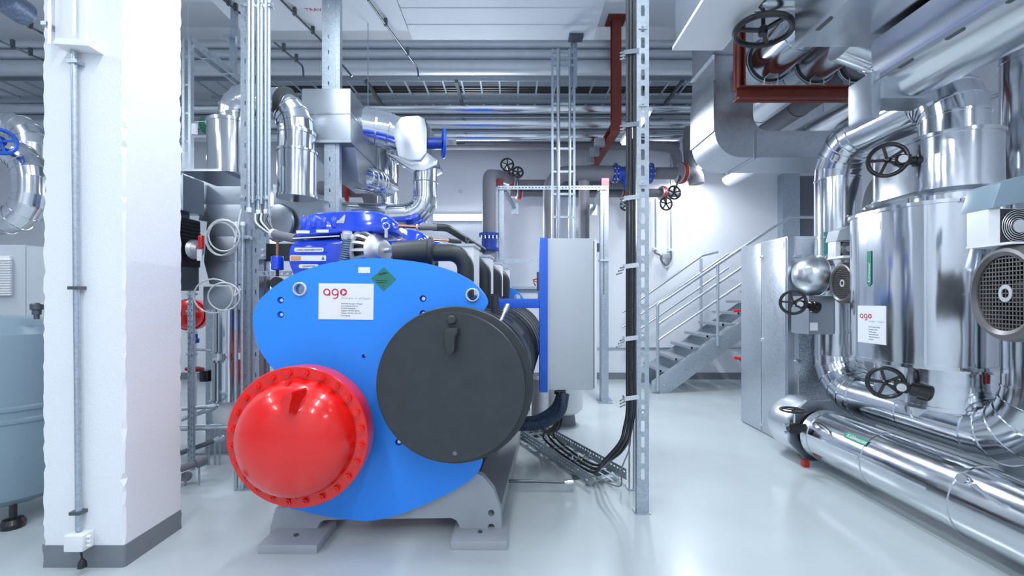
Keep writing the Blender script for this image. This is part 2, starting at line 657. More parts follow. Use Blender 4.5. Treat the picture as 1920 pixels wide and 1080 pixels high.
# the lamps that the photograph shows
batten(P(812, 408, 8.545), P(944, 408, 8.545), 0.13, 'lit tube lamp on the back wall behind the grey hooked pipe', power=TUBE_POWER, drop=False, down=(0, -1, 0))
batten((X(1214, 5.3), 5.3, Z(205, 5.3)), (X(1214, 5.3), 6.4, Z(205, 5.3)), 0.12, 'lit batten lamp hanging behind the slotted post', power=TUBE_POWER)
batten((X(1318, 7.6), 7.2, Z(306, 7.6)), (X(1318, 7.6), 8.588, Z(306, 7.6)), 0.12, 'lit batten lamp beside the rectangular duct bend', power=TUBE_POWER * 0.5, drop=False)
batten((X(322, 6.2), 6.2, Z(277, 6.2)), (X(360, 6.2), 6.2, Z(277, 6.2)), 0.10, 'lit tube lamp behind the blue-grey cable ladder', power=TUBE_POWER * 0.5)

# column lamp: open reflector batten at the head of the column
t = Thing('column_luminaire', 'unlit white strip luminaire fixed upright to the column', 'lamp', P(125, 85, 2.53))
t.p('reflector', MB().box(X(97, 2.5), X(155, 2.5), 2.515, 2.552, Z(78, 2.5), 3.6), 'white', bevel=0.006)
t.p('fixing_rail', MB().cyl(P(93, 84, 2.49), (X(93, 2.49), 2.49, 3.6), 0.008, n=10), 'chrome')
t.p('tube', MB().cyl(P(139, 66, 2.48), (X(139, 2.48), 2.48, 3.6), 0.008, n=12), 'white')
t.p('end_shroud', MB().prism([P(98, 82, 2.46), P(167, 86, 2.46), P(154, 74, 2.46), P(104, 70, 2.46)], (0, 0.09, 0)), 'white', bevel=0.004)
t.p('clip', MB().box(X(83, 2.5), X(93, 2.5), 2.48, 2.55, Z(50, 2.5), Z(43, 2.5)), 'galv')
t = Thing('column_conduit', 'zinc conduit running down the white column', 'conduit', P(146, 992, 2.53))
t.p('tube', MB().tube([P(139, 90, 2.52), P(143, 500, 2.52), P(148, 995, 2.52)], W(5.2, 2.5), 14), 'galv')
for yy in (118, 540, 960):
    c = P(141 + yy / 160, yy, 2.525)
    t.p('clamp', MB().box(c.x - 0.03, c.x + 0.03, 2.50, 2.556, c.z - 0.009, c.z + 0.009), 'steel_dark' if yy > 200 else 'galv')
t = Thing('junction_box', 'small white junction box at the foot of the column', 'box', P(147, 1030, 2.53))
t.p('box', MB().box(X(127, 2.5), X(162, 2.5), 2.475, 2.55, Z(1031, 2.5), Z(1001, 2.5)), 'white', bevel=0.006)
for k in range(3):
    c = P(164, 1006 + 8 * k, 2.5)
    t.p('gland', MB().cyl(c, c + V((0.022, 0, 0)), 0.009, n=10), 'white')
t.p('cable', MB().tube([P(150, 1030, 2.5), P(153, 1042, 2.5), P(154, 1058, 2.49)], 0.005, 8, smooth=True), 'black')
t.p('plug', MB().lathe(P(154, 1048, 2.49), (0, 0, -1), [(0, 0.008), (0.02, 0.02), (0.045, 0.022), (0.05, 0.012)], 14), 'black')

# ================================================================ high level services at the back
def htube(name, label, y, r, x0, x1, d, m, group=None, pitch=2.0, cat='pipe'):
    t = Thing(name, label, cat, (x0, d, Z(y, d)), group)
    clad(t, [(x0, d, Z(y, d)), (x1, d, Z(y, d))], W(r, d), m, pitch=pitch, n=24)
    return t
mat('wrap_grey', (0.62, 0.66, 0.71), 0.38, 0.35, var=0.04)
for y, r, nm in ((84, 8.2, 'topmost'), (103, 9, 'second'), (127, 13, 'third and thickest')):
    htube('insulated_pipe', f'pale grey insulated pipe under the back ceiling, {nm} of three', y, r, -9, 3.6, 6.9, 'wrap_grey')
for y, r, nm, m in ((203, 14, 'topmost', 'alu'), (232, 12.5, 'middle', 'alu_fine'), (256, 9.5, 'lowest', 'alu')):
    htube('clad_pipe', f'shiny metal clad pipe along the back wall below the tray, {nm} of three', y, r, -9, 3.4, 8.05, m, pitch=1.6)
htube('insulated_pipe', 'dark grey pipe running close under the shiny back wall pipes', 274, 7, -2.6, 3.0, 8.2, 'insul_grey')

# ladder tray across the back
def ladder(t, a, b, width, side, up, n, m='galv', rail=(0.012, 0.06), rung=0.02, slots=True):
    a, b, side = V(a), V(b), V(side).normalized()
    for s in (-0.5, 0.5):
        t.p('side_rail', MB().bar(a + side * s * width, b + side * s * width, rail[0], rail[1], up), m)
    for k in range(n):
        c = a.lerp(b, (k + 0.5) / n)
        t.p('rung', MB().bar(c - side * width / 2, c + side * width / 2, rung, rung * 0.8, up), m)
zt = Z(148, 7.2)
for x0, x1, lb in ((X(345, 7.2), X(1420, 7.2), 'cable ladder tray spanning the back of the room above the pipes'), (-9.0, X(95, 7.2), 'cable ladder tray seen beyond the left side of the column')):
    t = Thing('cable_ladder', lb, 'cable ladder', (x0, 7.5, zt))
    ladder(t, (x0, 7.53, zt), (x1, 7.53, zt), 0.66, (0, 1, 0), (0, 0, 1), int((x1 - x0) / 0.3), 'galv', (0.012, 0.07), 0.028)
for k in range(3):
    one('cable', 'dark cable lying along the back ladder tray', 'cable', MB().tube([(X(470, 7.2), 7.56 + 0.08 * k, zt + 0.04), (-1.5, 7.55 + 0.08 * k, zt + 0.03), (1.5, 7.58 + 0.08 * k, zt + 0.035), (3.6, 7.55 + 0.08 * k, zt + 0.04)], 0.022, 8, smooth=True), 'cable', 'cables on the back ladder tray')
for px in (868, 1290, 700):
    one('tray_bracket', {868: 'grey steel bracket under the ladder tray near the vertical ladder', 1290: 'grey steel bracket under the ladder tray beside the rectangular duct', 700: 'grey steel bracket under the ladder tray above the plenum duct'}[px], 'bracket', MB().bar((X(px, 7.2) - 0.1, 7.15, zt - 0.059), (X(px, 7.2) - 0.1, 7.95, zt - 0.059), 0.05, 0.05), 'steel_dark')

# thin dark conduits under the slabs
for k, (a, b, c) in enumerate((((690, 0), (783, 128), (785, 146)), ((527, 0), (604, 78), (660, 143)), ((515, 80), (568, 124), (569, 143)), ((420, 0), (449, 24), (470, 40)), ((0, 20), (75, 60), (110, 79)), ((0, 77), (75, 110), (110, 125)))):
    dz = 3.33
    pts = []
    for (px, py) in (a, b):
        d = dz * F / (HY - py)
        pts.append(P(px, py, d))
    d = pts[1].y
    pts.append(P(c[0], c[1], d))
    t = Thing('ceiling_conduit', ['dark conduit under the ceiling, between the duct post and the vertical ladder', 'dark conduit under the ceiling passing behind the duct post', 'short dark conduit beside the conduit bundle', 'dark conduit under the ceiling touching the conduit bundle', 'dark conduit under the ceiling left of the column, upper', 'dark conduit under the ceiling left of the column, lower'][k], 'conduit', pts[0])
    t.p('tube', MB().tube(pts, 0.013, 8, 0.05, 4), 'steel_dark')
    for f in (0.3, 0.75):
        q = pts[0].lerp(pts[1], f)
        t.p('clip', MB().box(q.x - 0.02, q.x + 0.02, q.y - 0.015, q.y + 0.015, q.z - 0.016, q.z + 0.09), 'steel_dark')

# small warning print on the ceiling slabs
t = Thing('ceiling_marking', 'small printed triangle and stencilled lettering on the slab soffit', 'marking', (X(560, 5.4), 5.4, 4.895))
text(t, 'TRAVOX', 0.08, P(574, 21, 5.36), (1, 0, 0), (0, -1, 0.0), 'print_red', name='lettering')
q = P(550, 20, 5.36)
t.p('triangle', MB().prism([q + V((-0.05, 0.04, 0)), q + V((0.03, 0.04, 0)), q + V((-0.01, -0.04, 0))], (0, 0, 0.008)), 'print_red')
t.p('oval', MB().lathe(P(563, 20, 5.36), (0, 0, 1), [(0, 0.05), (0.008, 0.05)], 20), 'print_grey')

# red bracket: post from the ceiling, then an arm back to the wall
RD = 6.6
t = Thing('red_steel_bracket', 'rust-red steel post hanging from the ceiling with an arm to the wall', 'steel bracket', P(1156, 30, RD))
xa, xb = X(1148, RD), X(1165, RD)
za = Z(243, RD)
zc = CEIL - 0.004
t.p('post', MB().box(xa, xb, RD - 0.005, RD + 0.008, za, zc).box(xa, xb, RD + 0.11, RD + 0.123, za, zc).box((xa + xb) / 2 - 0.005, (xa + xb) / 2 + 0.005, RD, RD + 0.115, za, zc), 'primer_red')
t.p('head_plate', MB().box(X(1139, RD), X(1174, RD), RD - 0.08, RD + 0.2, CEIL - 0.02, CEIL - 0.001), 'primer_red')
for s in (1143, 1170):
    t.p('anchor_bolt', MB().cyl((X(s, RD), RD - 0.04, CEIL - 0.07), (X(s, RD), RD - 0.04, CEIL - 0.01), 0.014, n=8), 'steel_dark')
t.p('arm', MB().box(xa, xb, RD, BW - 0.002, za - 0.01, za + 0.003).box(xa, xb, RD, BW - 0.002, za + 0.11, za + 0.123).box((xa + xb) / 2 - 0.005, (xa + xb) / 2 + 0.005, RD, BW - 0.002, za, za + 0.115), 'primer_red')
t.p('stiffener', MB().box(xa - 0.02, xb + 0.02, RD - 0.01, RD + 0.03, za - 0.02, za + 0.05), 'primer_red')
for k in range(3):
    t.p('pipe_clip', MB().box(xa - 0.16, xa - 0.002, RD + 0.5 + 0.45 * k, RD + 0.6 + 0.45 * k, za - 0.06, za + 0.06), 'galv')

# ================================================================ heat pump
K = V((0.094, 1.0, 0))          # the machine's long axis
def px_poly(pts, d):
    return [P(a, b, d) for a, b in pts]
def smooth2(pts, seg=4):
    q = [V((a, b, 0)) for a, b in pts]
    n, out = len(q), []
    for i in range(n):
        p0, p1, p2, p3 = q[i - 1], q[i], q[(i + 1) % n], q[(i + 2) % n]
        for k in range(seg):
            t = k / seg
            c = 0.5 * ((2 * p1) + (p2 - p0) * t + (2 * p0 - 5 * p1 + 4 * p2 - p3) * t * t + (3 * p1 - p0 - 3 * p2 + p3) * t ** 3)
            out.append((c.x, c.y))
    return out
def sticker(t, x0, x1, y0, y1, d, m, under=None, name='sticker', r=1.0, off=0.0):
    pts = rrect(x0, x1, y0, y1, r, 3)
    return t.p(name, MB().prism([P(a, b, d) + V((0, -0.0025 - off, 0)) for a, b in pts], (0, 0.0025, 0)), m, under)

def ago_logo(t, o, xd, ud, s, m, bg, under):
    """the three joined letters a, g and an o with a triangle cut out; s = letter height"""
    xd, ud = V(xd).normalized(), V(ud).normalized()
    nd = xd.cross(ud)
    def pl(outer, holes):
        return MB().plate(outer, holes, lambda a, b, w: V(o) + xd * a * s + ud * b * s + nd * w, 0.0012)
    def ring_stem(cx):
        ou = [(cx + 0.5 * math.cos(a), 0.5 + 0.5 * math.sin(a)) for a in [math.radians(k) for k in range(0, 271, 15)]]
        return ou + [(cx + 0.5, 0)]
    t.p('letter', pl(ring_stem(0.5), [circ(0.5, 0.5, 0.33, 20)]), m, under)
    g = [(1.68 + 0.5 * math.cos(a), 0.5 + 0.5 * math.sin(a)) for a in [math.radians(k) for k in range(0, 286, 15)]]
    g += [(2.01, 0.05), (1.98, -0.12), (1.85, -0.25), (1.66, -0.31), (1.42, -0.32), (1.38, -0.46), (1.72, -0.46), (1.98, -0.36), (2.13, -0.16), (2.18, 0.06)]
    t.p('letter', pl(g, [circ(1.68, 0.5, 0.33, 20)]), m, under)
    t.p('letter', pl(circ(2.88, 0.5, 0.5, 28), [[(2.70, 0.14), (3.30, 0.5), (2.70, 0.86)]]), m, under)

def ago_sticker(t, o, xd, ud, w, h, under=None):
    """white company sticker, o = top left corner"""
    xd, ud = V(xd).normalized(), V(ud).normalized()
    nd = xd.cross(ud)
    st = t.p('sticker', MB().prism([V(o), V(o) + xd * w, V(o) + xd * w - ud * h, V(o) - ud * h], nd * 0.0015), 'white', under, label='white sticker with red lettering')
    q = under or st
    at = lambda a, b: V(o) + xd * w * a - ud * h * b + nd * 0.0018
    ago_logo(t, at(0.085, 0.34), xd, ud, w * 0.128, 'print_red', 'white', q)
    text(t, 'energie + anlagen', w * 0.062, at(0.41, 0.43), xd, ud, 'print_grey', q, spacing=1.2)
    for k, s in enumerate(('AGO AG Energie + Anlagen', 'Am Goldenen Feld 23', 'D-95326 Kulmbach', 'Telefon +49 9221 602-0', 'Telefax +49 9221 602-149', 'www.ago.ag')):
        text(t, s, w * 0.034, at(0.41, 0.575 + 0.066 * k), xd, ud, 'print_dark', q)
    return st

HP = Thing('heat_pump', 'large blue plated heat pump with red domed and black round vessel heads', 'heat pump', (-0.9, 2.85, 0))
t = HP
PD = 2.83
outline = [(474, 598), (480, 573), (500, 549), (540, 520), (590, 500), (640, 489), (690, 484), (740, 486), (800, 494), (850, 509), (885, 528), (905, 548), (914, 566), (908, 581), (895, 600), (888, 660), (888, 790), (900, 852), (903, 870), (890, 893), (850, 920), (800, 944), (750, 964), (700, 976), (650, 974), (600, 966), (545, 953), (520, 945), (513, 930), (522, 850), (528, 760), (520, 705), (503, 681), (489, 660), (478, 632)]
ol = smooth2(outline, 3)
eyes = [(563, 542), (886, 553)]
bolts = ((526, 563), (526, 590), (793, 560), (793, 588), (747, 829))
holes = [circ(ex, ey, 10.5, 20) for ex, ey in eyes] + [circ(682, 668, 4, 12)] + [circ(bx, by, 6.6, 16) for bx, by in bolts]
def plate_fn(y0):
    off = K * (y0 - PD)
    return lambda a, b, w: V((X(a, PD) + off.x + K.x * w, y0 + w, Z(b, PD)))
def end_plate(y0, first):
    ep = t.p('end_plate', MB().plate(ol, holes, plate_fn(y0), 0.04), 'plate_blue', sharp=40, label='bright blue steel end plate')
    for ex, ey in eyes:
        c = plate_fn(y0)(ex, ey, 0)
        t.p('lifting_eye', MB().lathe(c + V((0, 0.05, 0)), (0, -1, 0), [(0, 0.034), (0, 0.043), (0.062, 0.043), (0.066, 0.040), (0.066, 0.034), (0, 0.034)], 24, caps=False), 'eye_grey', ep)
    if first:
        for bx, by in bolts:
            c = plate_fn(y0)(bx, by, 0.034)
            t.p('bolt_seat', MB().cyl(c, c + V((0, 0.012, 0)), W(7.4, PD), n=20), 'plate_blue', ep)
            t.p('bolt', MB().cyl(c + V((0, 0.002, 0)), c + V((0, -0.026, 0)), W(3.6, PD), n=6), 'cast_alu', ep)
    return ep
EP = end_plate(PD, True)
end_plate(6.2, False)
ago_sticker(t, P(598, 531, PD) + V((0, -0.001, 0)), (1, 0, -0.012), (0.012, 0, 1), W(103, PD), W(67.5, PD))
ss = sticker(t, 672, 694, 501, 512, PD, 'white', name='small_sticker')
t.p('outline', MB().torus(P(683, 507.5, PD) + V((0, -0.003, 0)), (0, 1, 0), W(7, PD), 0.001, 20, 5, (0.3 + PI, 2 * PI - 0.3)), 'print_grey', ss)
dg = t.p('hazard_diamond', MB().prism([P(a, b, PD) + V((0, -0.002, 0)) for a, b in ((720, 501), (743, 523.5), (719, 546), (696, 522))], (0, 0.002, 0)), 'sign_green', label='green gas cylinder hazard diamond')
t.p('cylinder_symbol', MB().prism([P(a, b, PD) + V((0, -0.0028, 0)) for a, b in ((710.3, 516), (710.1, 513.6), (720.5, 511), (723.5, 511.2), (726.5, 510.6), (727, 512), (724, 513), (721.5, 513.6))], (0, 0.001, 0)), 'black', dg)
text(t, 'Nichtentzündbares,', W(2.6, PD), P(706, 526.2, PD) + V((0, -0.003, 0)), (1, 0, -0.03), (0.03, 0, 1), 'print_dark', dg)
text(t, 'nicht giftiges Gas', W(2.6, PD), P(706.5, 530.2, PD) + V((0, -0.003, 0)), (1, 0, -0.03), (0.03, 0, 1), 'print_dark', dg)
text(t, '2', W(5, PD), P(717.8, 538.6, PD) + V((0, -0.003, 0)), (1, 0, 0), (0, 0, 1), 'print_dark', dg)

# red vessel head
rc = P(563, 816, 2.60)
RR = W(131, 2.60)
NY = V((0, -1, 0))
rf = t.p('red_flange', MB().lathe(rc, NY, [(-0.22, RR * 0.86), (-0.09, RR * 0.86), (-0.09, RR * 0.985), (-0.012, RR * 0.985), (-0.012, RR), (0.035, RR), (0.04, RR * 0.99), (0.04, RR * 0.72)], 72), 'red')
dome = [(0.0, 0.835), (0.045, 0.832), (0.06, 0.825)] + [(0.06 + 0.185 * math.sin(a), 0.815 * math.cos(a) ** 0.9) for a in [math.radians(k) for k in range(6, 90, 6)]] + [(0.245, 0.01)]
t.p('red_dome', MB().lathe(rc, NY, [(a, r * RR) for a, r in dome], 64), 'red', sharp=25, label='glossy red domed vessel head')
bolt = hexbolt(0.0205, 0.022)
bolt.materials.append(MATS['red'])
for k in range(24):
    a = 2 * PI * (k + 0.5) / 24
    t.inst('flange_bolt', bolt, rc + V((math.cos(a) * RR * 0.912, -0.038, math.sin(a) * RR * 0.912)), None, rf)
lug = [(531, 775), (525, 753), (533, 738), (546, 735), (548, 742), (543, 760), (541, 776)]
t.p('lifting_lug', MB().prism(px_poly(lug, 2.315), (0.018, 0.13, 0)), 'red', bevel=0.003)
t.p('vent_plug', MB().lathe(P(545, 716, 2.52), NY, [(0, 0.018), (0.03, 0.018), (0.03, 0.012), (0.045, 0.012)], 10), 'red')
t.p('drain_plug', MB().cyl(P(551, 931, 2.58), P(550, 938, 2.53), 0.013, n=12), 'red')
c0 = rc + V((0, 0.22, 0))
t.p('red_shell', MB().lathe(c0, K, [(0, RR * 0.85), (3.36, RR * 0.85)], 48), 'red')

# black insulated vessel head
bc = P(852.5, 722, 2.62)
BR = W(147.5, 2.62)
t.p('black_flange', MB().lathe(bc, NY, [(-0.14, BR * 0.985), (-0.10, BR), (-0.004, BR), (0, BR * 0.992), (0.004, BR * 0.865), (-0.02, BR * 0.858)], 96), 'rubber')
t.p('black_cover', MB().lathe(bc, NY, [(-0.02, BR * 0.846), (0.012, BR * 0.842), (0.022, BR * 0.82), (0.024, BR * 0.4), (0.025, 0.01)], 96), 'rubber', label='flat black insulated vessel cover')
seq = [(-0.2, BR * 0.93)]
for k in range(10):
    s = 0.32 + k * 0.33
    seq += [(s, BR * 0.93), (s, BR * 0.945), (s + 0.03, BR * 0.945), (s + 0.03, BR * 0.93)]
seq.append((3.42, BR * 0.93))
t.p('black_shell', MB().lathe(bc + V((0, 0.14, 0)), K, seq, 64), 'rubber')
hl = [(833, 622), (836, 617), (846, 615.5), (857, 616), (857, 626), (853, 630), (851, 658), (847, 664), (838, 664), (835, 655)]
t.p('cover_lug', MB().prism(px_poly(hl, 2.50), (0.015, 0.11, 0)), 'rubber', bevel=0.004)
t.p('cover_plug', MB().lathe(P(849, 599, 2.61), NY, [(0, W(10, 2.6)), (0.05, W(9, 2.6)), (0.07, W(8.5, 2.6)), (0.075, W(6, 2.6))], 20), 'rubber')
t.p('cover_drain', MB().lathe(P(853, 849, 2.60), NY, [(0, W(7, 2.6)), (0.03, W(7, 2.6)), (0.035, W(4, 2.6))], 14), 'rubber')
t.p('drain_cap', MB().cyl(P(853, 850, 2.57), P(853, 850, 2.555), W(4.2, 2.57), n=12), 'steel_dark')
# nozzles on top of the black shell
t.p('nozzle', MB().lathe(P(939, 601, 2.92), P(951, 574, 2.95) - P(939, 601, 2.92), [(0, 0.012), (0.06, 0.012), (0.06, 0.017), (0.115, 0.016), (0.12, 0.010)], 14), 'chrome')
t.p('black_stub', MB().cyl(P(928, 610, 3.3), P(928, 551, 3.3), W(7.5, 3.3), n=20), 'rubber')
t.p('nameplate', MB().bar(P(962, 605, 3.05), P(980, 627, 3.05), 0.03, 0.02, (0, -1, 0)), 'steel_dark')

# base frame: saddle, side legs, foot plates
BD = 2.885
arch = [(517, 952), (700, 955), (800, 930), (890, 886), (905, 893), (925, 917), (938, 955), (942, 1006), (862, 1010), (861, 985), (856, 976), (846, 971), (610, 975), (600, 979), (595, 990), (594, 1019), (503, 1019), (508, 985)]
t.p('base_saddle', MB().plate(arch, [circ(921, 962, 6.2, 18), circ(921, 988, 6.2, 18)], lambda a, b, w: V((X(a, BD) + w * 0.12, BD + w, Z(b, BD))), 0.05), 'base_paint')
for x0, x1, yy in ((483, 594, 2.685), (845, 951, 2.725)):
    f = t.p('foot_plate', MB().box(X(x0, yy), X(x1, yy), yy, yy + 0.30, 0.0, 0.052), 'base_paint', bevel=0.004)
    cc = V(((X(x0, yy) + X(x1, yy)) / 2, yy + 0.11, 0.052))
    t.p('anchor', MB().cyl(cc, cc + V((0, 0, 0.008)), 0.014, n=12), 'steel_dark', f)
for x0, x1 in ((505, 590), (865, 935)):
    t.p('base_beam', MB().quad_box([(X(x0, BD), BD + 0.05, 0.02), (X(x1, BD), BD + 0.05, 0.02), (X(x1, BD) + 0.31, 6.2, 0.02), (X(x0, BD) + 0.31, 6.2, 0.02), (X(x0, BD), BD + 0.05, 0.12), (X(x1, BD), BD + 0.05, 0.12), (X(x1, BD) + 0.31, 6.2, 0.12), (X(x0, BD) + 0.31, 6.2, 0.12)]), 'base_paint')
t.p('rear_saddle', MB().prism([p + K * 3.27 for p in px_poly(arch, BD)], (0.006, 0.05, 0)), 'base_paint')
t.p('cross_rod', MB().tube([P(906, 901, 3.55), P(1063, 904, 3.55)], 0.012, 10), 'steel_dark')
t.p('rod_fitting', MB().lathe(P(1063, 904, 3.55), (1, 0, 0), [(-0.02, 0.016), (0.02, 0.02), (0.05, 0.02), (0.055, 0.012)], 12), 'chrome')
t.p('top_beam', MB().bar(P(560, 640, 3.0), P(560, 640, 3.0) + K * 2.8, 0.1, 0.1), 'frame_blue')
t.p('side_beam', MB().bar(P(800, 640, 3.0), P(800, 640, 3.0) + K * 2.8, 0.1, 0.1), 'frame_blue')
t.p('compressor_deck', MB().quad_box([V((-1.35, 2.95, 1.44)), V((-0.42, 2.95, 1.44)), V((-0.12, 6.2, 1.44)), V((-1.05, 6.2, 1.44)), V((-1.35, 2.95, 1.47)), V((-0.42, 2.95, 1.47)), V((-0.12, 6.2, 1.47)), V((-1.05, 6.2, 1.47))]), 'frame_blue')

# ---------------------------------------------------------------- compressors in a row on top of the heat pump
def make_compressor():
    D = 3.2
    t = Thing('compressor', 'glossy blue refrigeration compressor with silver end bell, first behind the end plate', 'compressor', (X(640, D), D, 1.47), 'compressors on the heat pump')
    low = smooth2([(540, 470), (545, 457), (556, 450), (600, 448), (648, 448), (650, 470), (648, 510), (640, 528), (560, 528), (546, 510), (539, 490)], 3)
    cen = (595, 486)
    sc = lambda pts, f: [(cen[0] + (a - cen[0]) * f, cen[1] + (b - cen[1]) * f) for a, b in pts]
    def sec(pts, d, yy):
        return [V((X(a, d), yy, Z(b, d))) for a, b in pts]
    body = t.p('gear_housing', MB().loft([sec(sc(low, 0.86), D, D), sec(sc(low, 0.97), D, D + 0.012), sec(low, D, D + 0.05), sec(low, D, D + 0.42)]), 'comp_blue', sharp=50)
    for yy, x0, x1 in ((459, 550, 612), (474, 545, 614), (493, 546, 610), (505, 550, 600)):
        t.p('rib', MB().tube([V((X(x0, D), D + 0.001, Z(yy, D))), V((X(x1, D), D + 0.001, Z(yy - 1, D)))], 0.006, 8), 'comp_blue', body)
    for x0, x1, y0, y1, s, sz in ((552.5, 607.5, 464.5, 472.5, 'COPELI REFRIGERATION', 4.4), (561, 598, 495.5, 503, 'QUANTUM', 4.6)):
        sticker(t, x0, x1, y0, y1, D, 'white_panel', body, 'name_plate', 3.4, 0.004)
        text(t, s, W(sz, D), P((x0 + x1) / 2, (y0 + y1) / 2 + 1.6, D) + V((0, -0.008, 0)), (1, 0, 0.02), (0, 0, 1), 'print_dark', body, align='CENTER', shear=0.15)
    sticker(t, 544.5, 612, 479, 489.5, D, 'white', body, 'warning_plate', 1.5, 0.004)
    sticker(t, 546, 565, 480.5, 488, D, 'label_orange', body, 'warning_field', 0.5, 0.0075)
    t.p('warning_triangle', MB().prism([P(a, b, D) + V((0, -0.009, 0)) for a, b in ((603.5, 487), (609.5, 487), (606.5, 480.5))], (0, 0.002, 0)), 'sign_green', body)
    t.p('foot_bracket', MB().box(X(600, D), X(645, D), D + 0.06, D + 0.4, 1.472, Z(526, D)), 'comp_blue')
    # domed lid
    lid = smooth2([(554, 446), (556, 436), (561, 419), (575, 404), (592, 398), (630, 395.5), (680, 393), (706, 395), (724, 402), (735, 414), (738, 430), (734, 436), (716, 437), (690, 438), (655, 438), (600, 443)], 3)
    lc = (640, 420)
    ls = lambda pts, f: [(lc[0] + (a - lc[0]) * f, lc[1] + (b - lc[1]) * (f * 1.0)) for a, b in pts]
    L = t.p('lid', MB().loft([sec(ls(lid, 0.80), D, D - 0.03), sec(ls(lid, 0.93), D, D - 0.01), sec(lid, D, D + 0.05), sec(lid, D, D + 0.42), sec(ls(lid, 0.9), D, D + 0.47)]), 'comp_blue', sharp=50)
    for k in range(4):
        c = P(572 + 19 * k, 418, D) + V((0, -0.018, 0))
        t.p('bulge', MB().rings([(c + V((0, 0, -0.05)), (0, 0, 1), 0.004), (c + V((0, 0, -0.035)), (0, 0, 1), 0.022), (c, (0, 0, 1), 0.026), (c + V((0, 0, 0.03)), (0, 0, 1), 0.020), (c + V((0, 0, 0.05)), (0, 0, 1), 0.004)], 14), 'comp_blue', L)
    sticker(t, 560, 585, 433.5, 439, D, 'white', L, 'info_label', 0.8, 0.034)
    sticker(t, 597, 620, 432, 437.5, D, 'white', L, 'info_label', 0.8, 0.034)
    t.p('warning_label', MB().prism([P(a, b, D) + V((0, -0.034, 0)) for a, b in ((634, 420), (648, 420), (651, 405), (649, 404))], (0, 0.003, 0)), 'label_yellow', L)
    t.p('warning_note', MB().prism([P(a, b, D) + V((0, -0.034, 0)) for a, b in ((634, 420), (646, 420), (647, 415), (636, 415))], (0, 0.003, 0)), 'white', L)
    t.p('seam_ring', MB().torus(P(650, 424, D) + V((0, -0.02, 0)), (0, 1, 0), 0.02, 0.004, 24, 8), 'comp_blue', L)
    t.p('gasket_strip', MB().bar(P(551, 447.5, D) + V((0, -0.01, 0)), P(638, 443, D) + V((0, -0.01, 0)), 0.008, 0.02, (0, -1, 0)), 'white_panel', L)
    # corrugated cable hose with gland
    t.p('cable_hose', MB().corrugated([P(652, 446, D - 0.05), P(650, 465, D - 0.06), P(645, 492, D - 0.05), P(643, 520, D)], W(9.5, D), 0.014, 0.005, 18), 'hose_grey')
    t.p('hose_gland', MB().lathe(P(651, 450, D - 0.05), (0, 0, 1), [(0, W(10, D)), (0.02, W(11.5, D)), (0.04, W(11.5, D)), (0.045, W(9, D)), (0.06, W(9, D))], 10), 'cast_alu')
    # motor with dark cooling ribs and silver end bell, lying along x
    ax = V((0.86, -0.5, 0.02)).normalized()
    mc = P(672, 475, D + 0.12)
    seq = [(-0.12, 0.115)]
    for k in range(6):
        a = -0.09 + k * 0.028
        seq += [(a, 0.125), (a, 0.148), (a + 0.012, 0.148), (a + 0.012, 0.125)]
    seq += [(0.08, 0.12), (0.15, 0.112), (0.185, 0.06)]
    t.p('motor_ribs', MB().lathe(mc, ax, seq, 40), 'motor_grey')
    bell = t.p('end_bell', MB().lathe(mc, ax, [(0.075, 0.150), (0.075, 0.165), (0.10, 0.172), (0.122, 0.171), (0.122, 0.150), (0.075, 0.150)], 48, caps=False), 'cast_alu', label='cast silver motor end bell')
    t.p('bell_hub', MB().lathe(mc, ax, [(0.17, 0.11), (0.195, 0.128), (0.208, 0.118), (0.218, 0.10), (0.23, 0.075), (0.25, 0.07), (0.27, 0.068), (0.275, 0.05)], 40), 'cast_alu', bell)
    u, v, w = basis(ax)
    for k in range(18):
        a = 2 * PI * k / 18
        e = u * math.cos(a) + v * math.sin(a)
        f = -u * math.sin(a) + v * math.cos(a)
        p0, pm, p2 = mc + ax * 0.115 + e * 0.169, mc + ax * 0.165 + e * 0.153, mc + ax * 0.206 + e * 0.121
        q0, qm, q2 = [p - e * 0.03 - ax * 0.01 for p in (p0, pm, p2)]
        t.p('bell_fin', MB().prism([p + f * 0.009 for p in (p0, pm, p2, q2, qm, q0)], f * -0.018), 'cast_alu', bell)
    ec = P(724, 424, D - 0.02)
    t.p('lifting_ring', MB().torus(ec, (0.3, -1, 0), W(6, D), 0.006, 24, 8), 'chrome')
    t.p('ring_shank', MB().cyl(ec - V((0, 0, 0.025)), ec - V((0, 0, 0.08)), 0.012, n=10), 'cast_alu')
    hub = mc + ax * 0.275
    t.p('service_valve', MB().cyl(hub, hub + ax * 0.05, 0.016, n=12), 'cast_alu')
    t.p('sight_cap', MB().cyl(hub + ax * 0.05, hub + ax * 0.075, 0.024, n=6), 'chrome')
    # suction line, collar, bend down
    t.p('suction_sleeve', MB().cyl(P(738, 477, 3.02), P(806, 471, 3.05), W(23, 3.04), n=28), 'rubber_pipe')
    t.p('collar', MB().lathe(P(804, 471.5, 3.05), (1, 0, 0.03), [(0, W(25, 3.05)), (0.01, W(27, 3.05)), (0.028, W(27, 3.05)), (0.034, W(20, 3.05))], 28), 'rubber')
    t.p('suction_bend', MB().tube([P(810, 474, 3.06), P(873, 474, 3.10), P(873, 600, 3.12)], W(16, 3.08), 22, W(36, 3.08), 12), 'rubber_pipe')
    # terminal box beside it
    bd = 3.4
    tb = t.p('terminal_box', MB().quad_box([P(822, 552, bd), P(888, 552, bd), P(888, 552, bd) + K * 0.26, P(822, 552, bd) + K * 0.26, P(822, 462, bd), P(888, 462, bd), P(888, 462, bd) + K * 0.26, P(822, 462, bd) + K * 0.26]), 'white_panel')
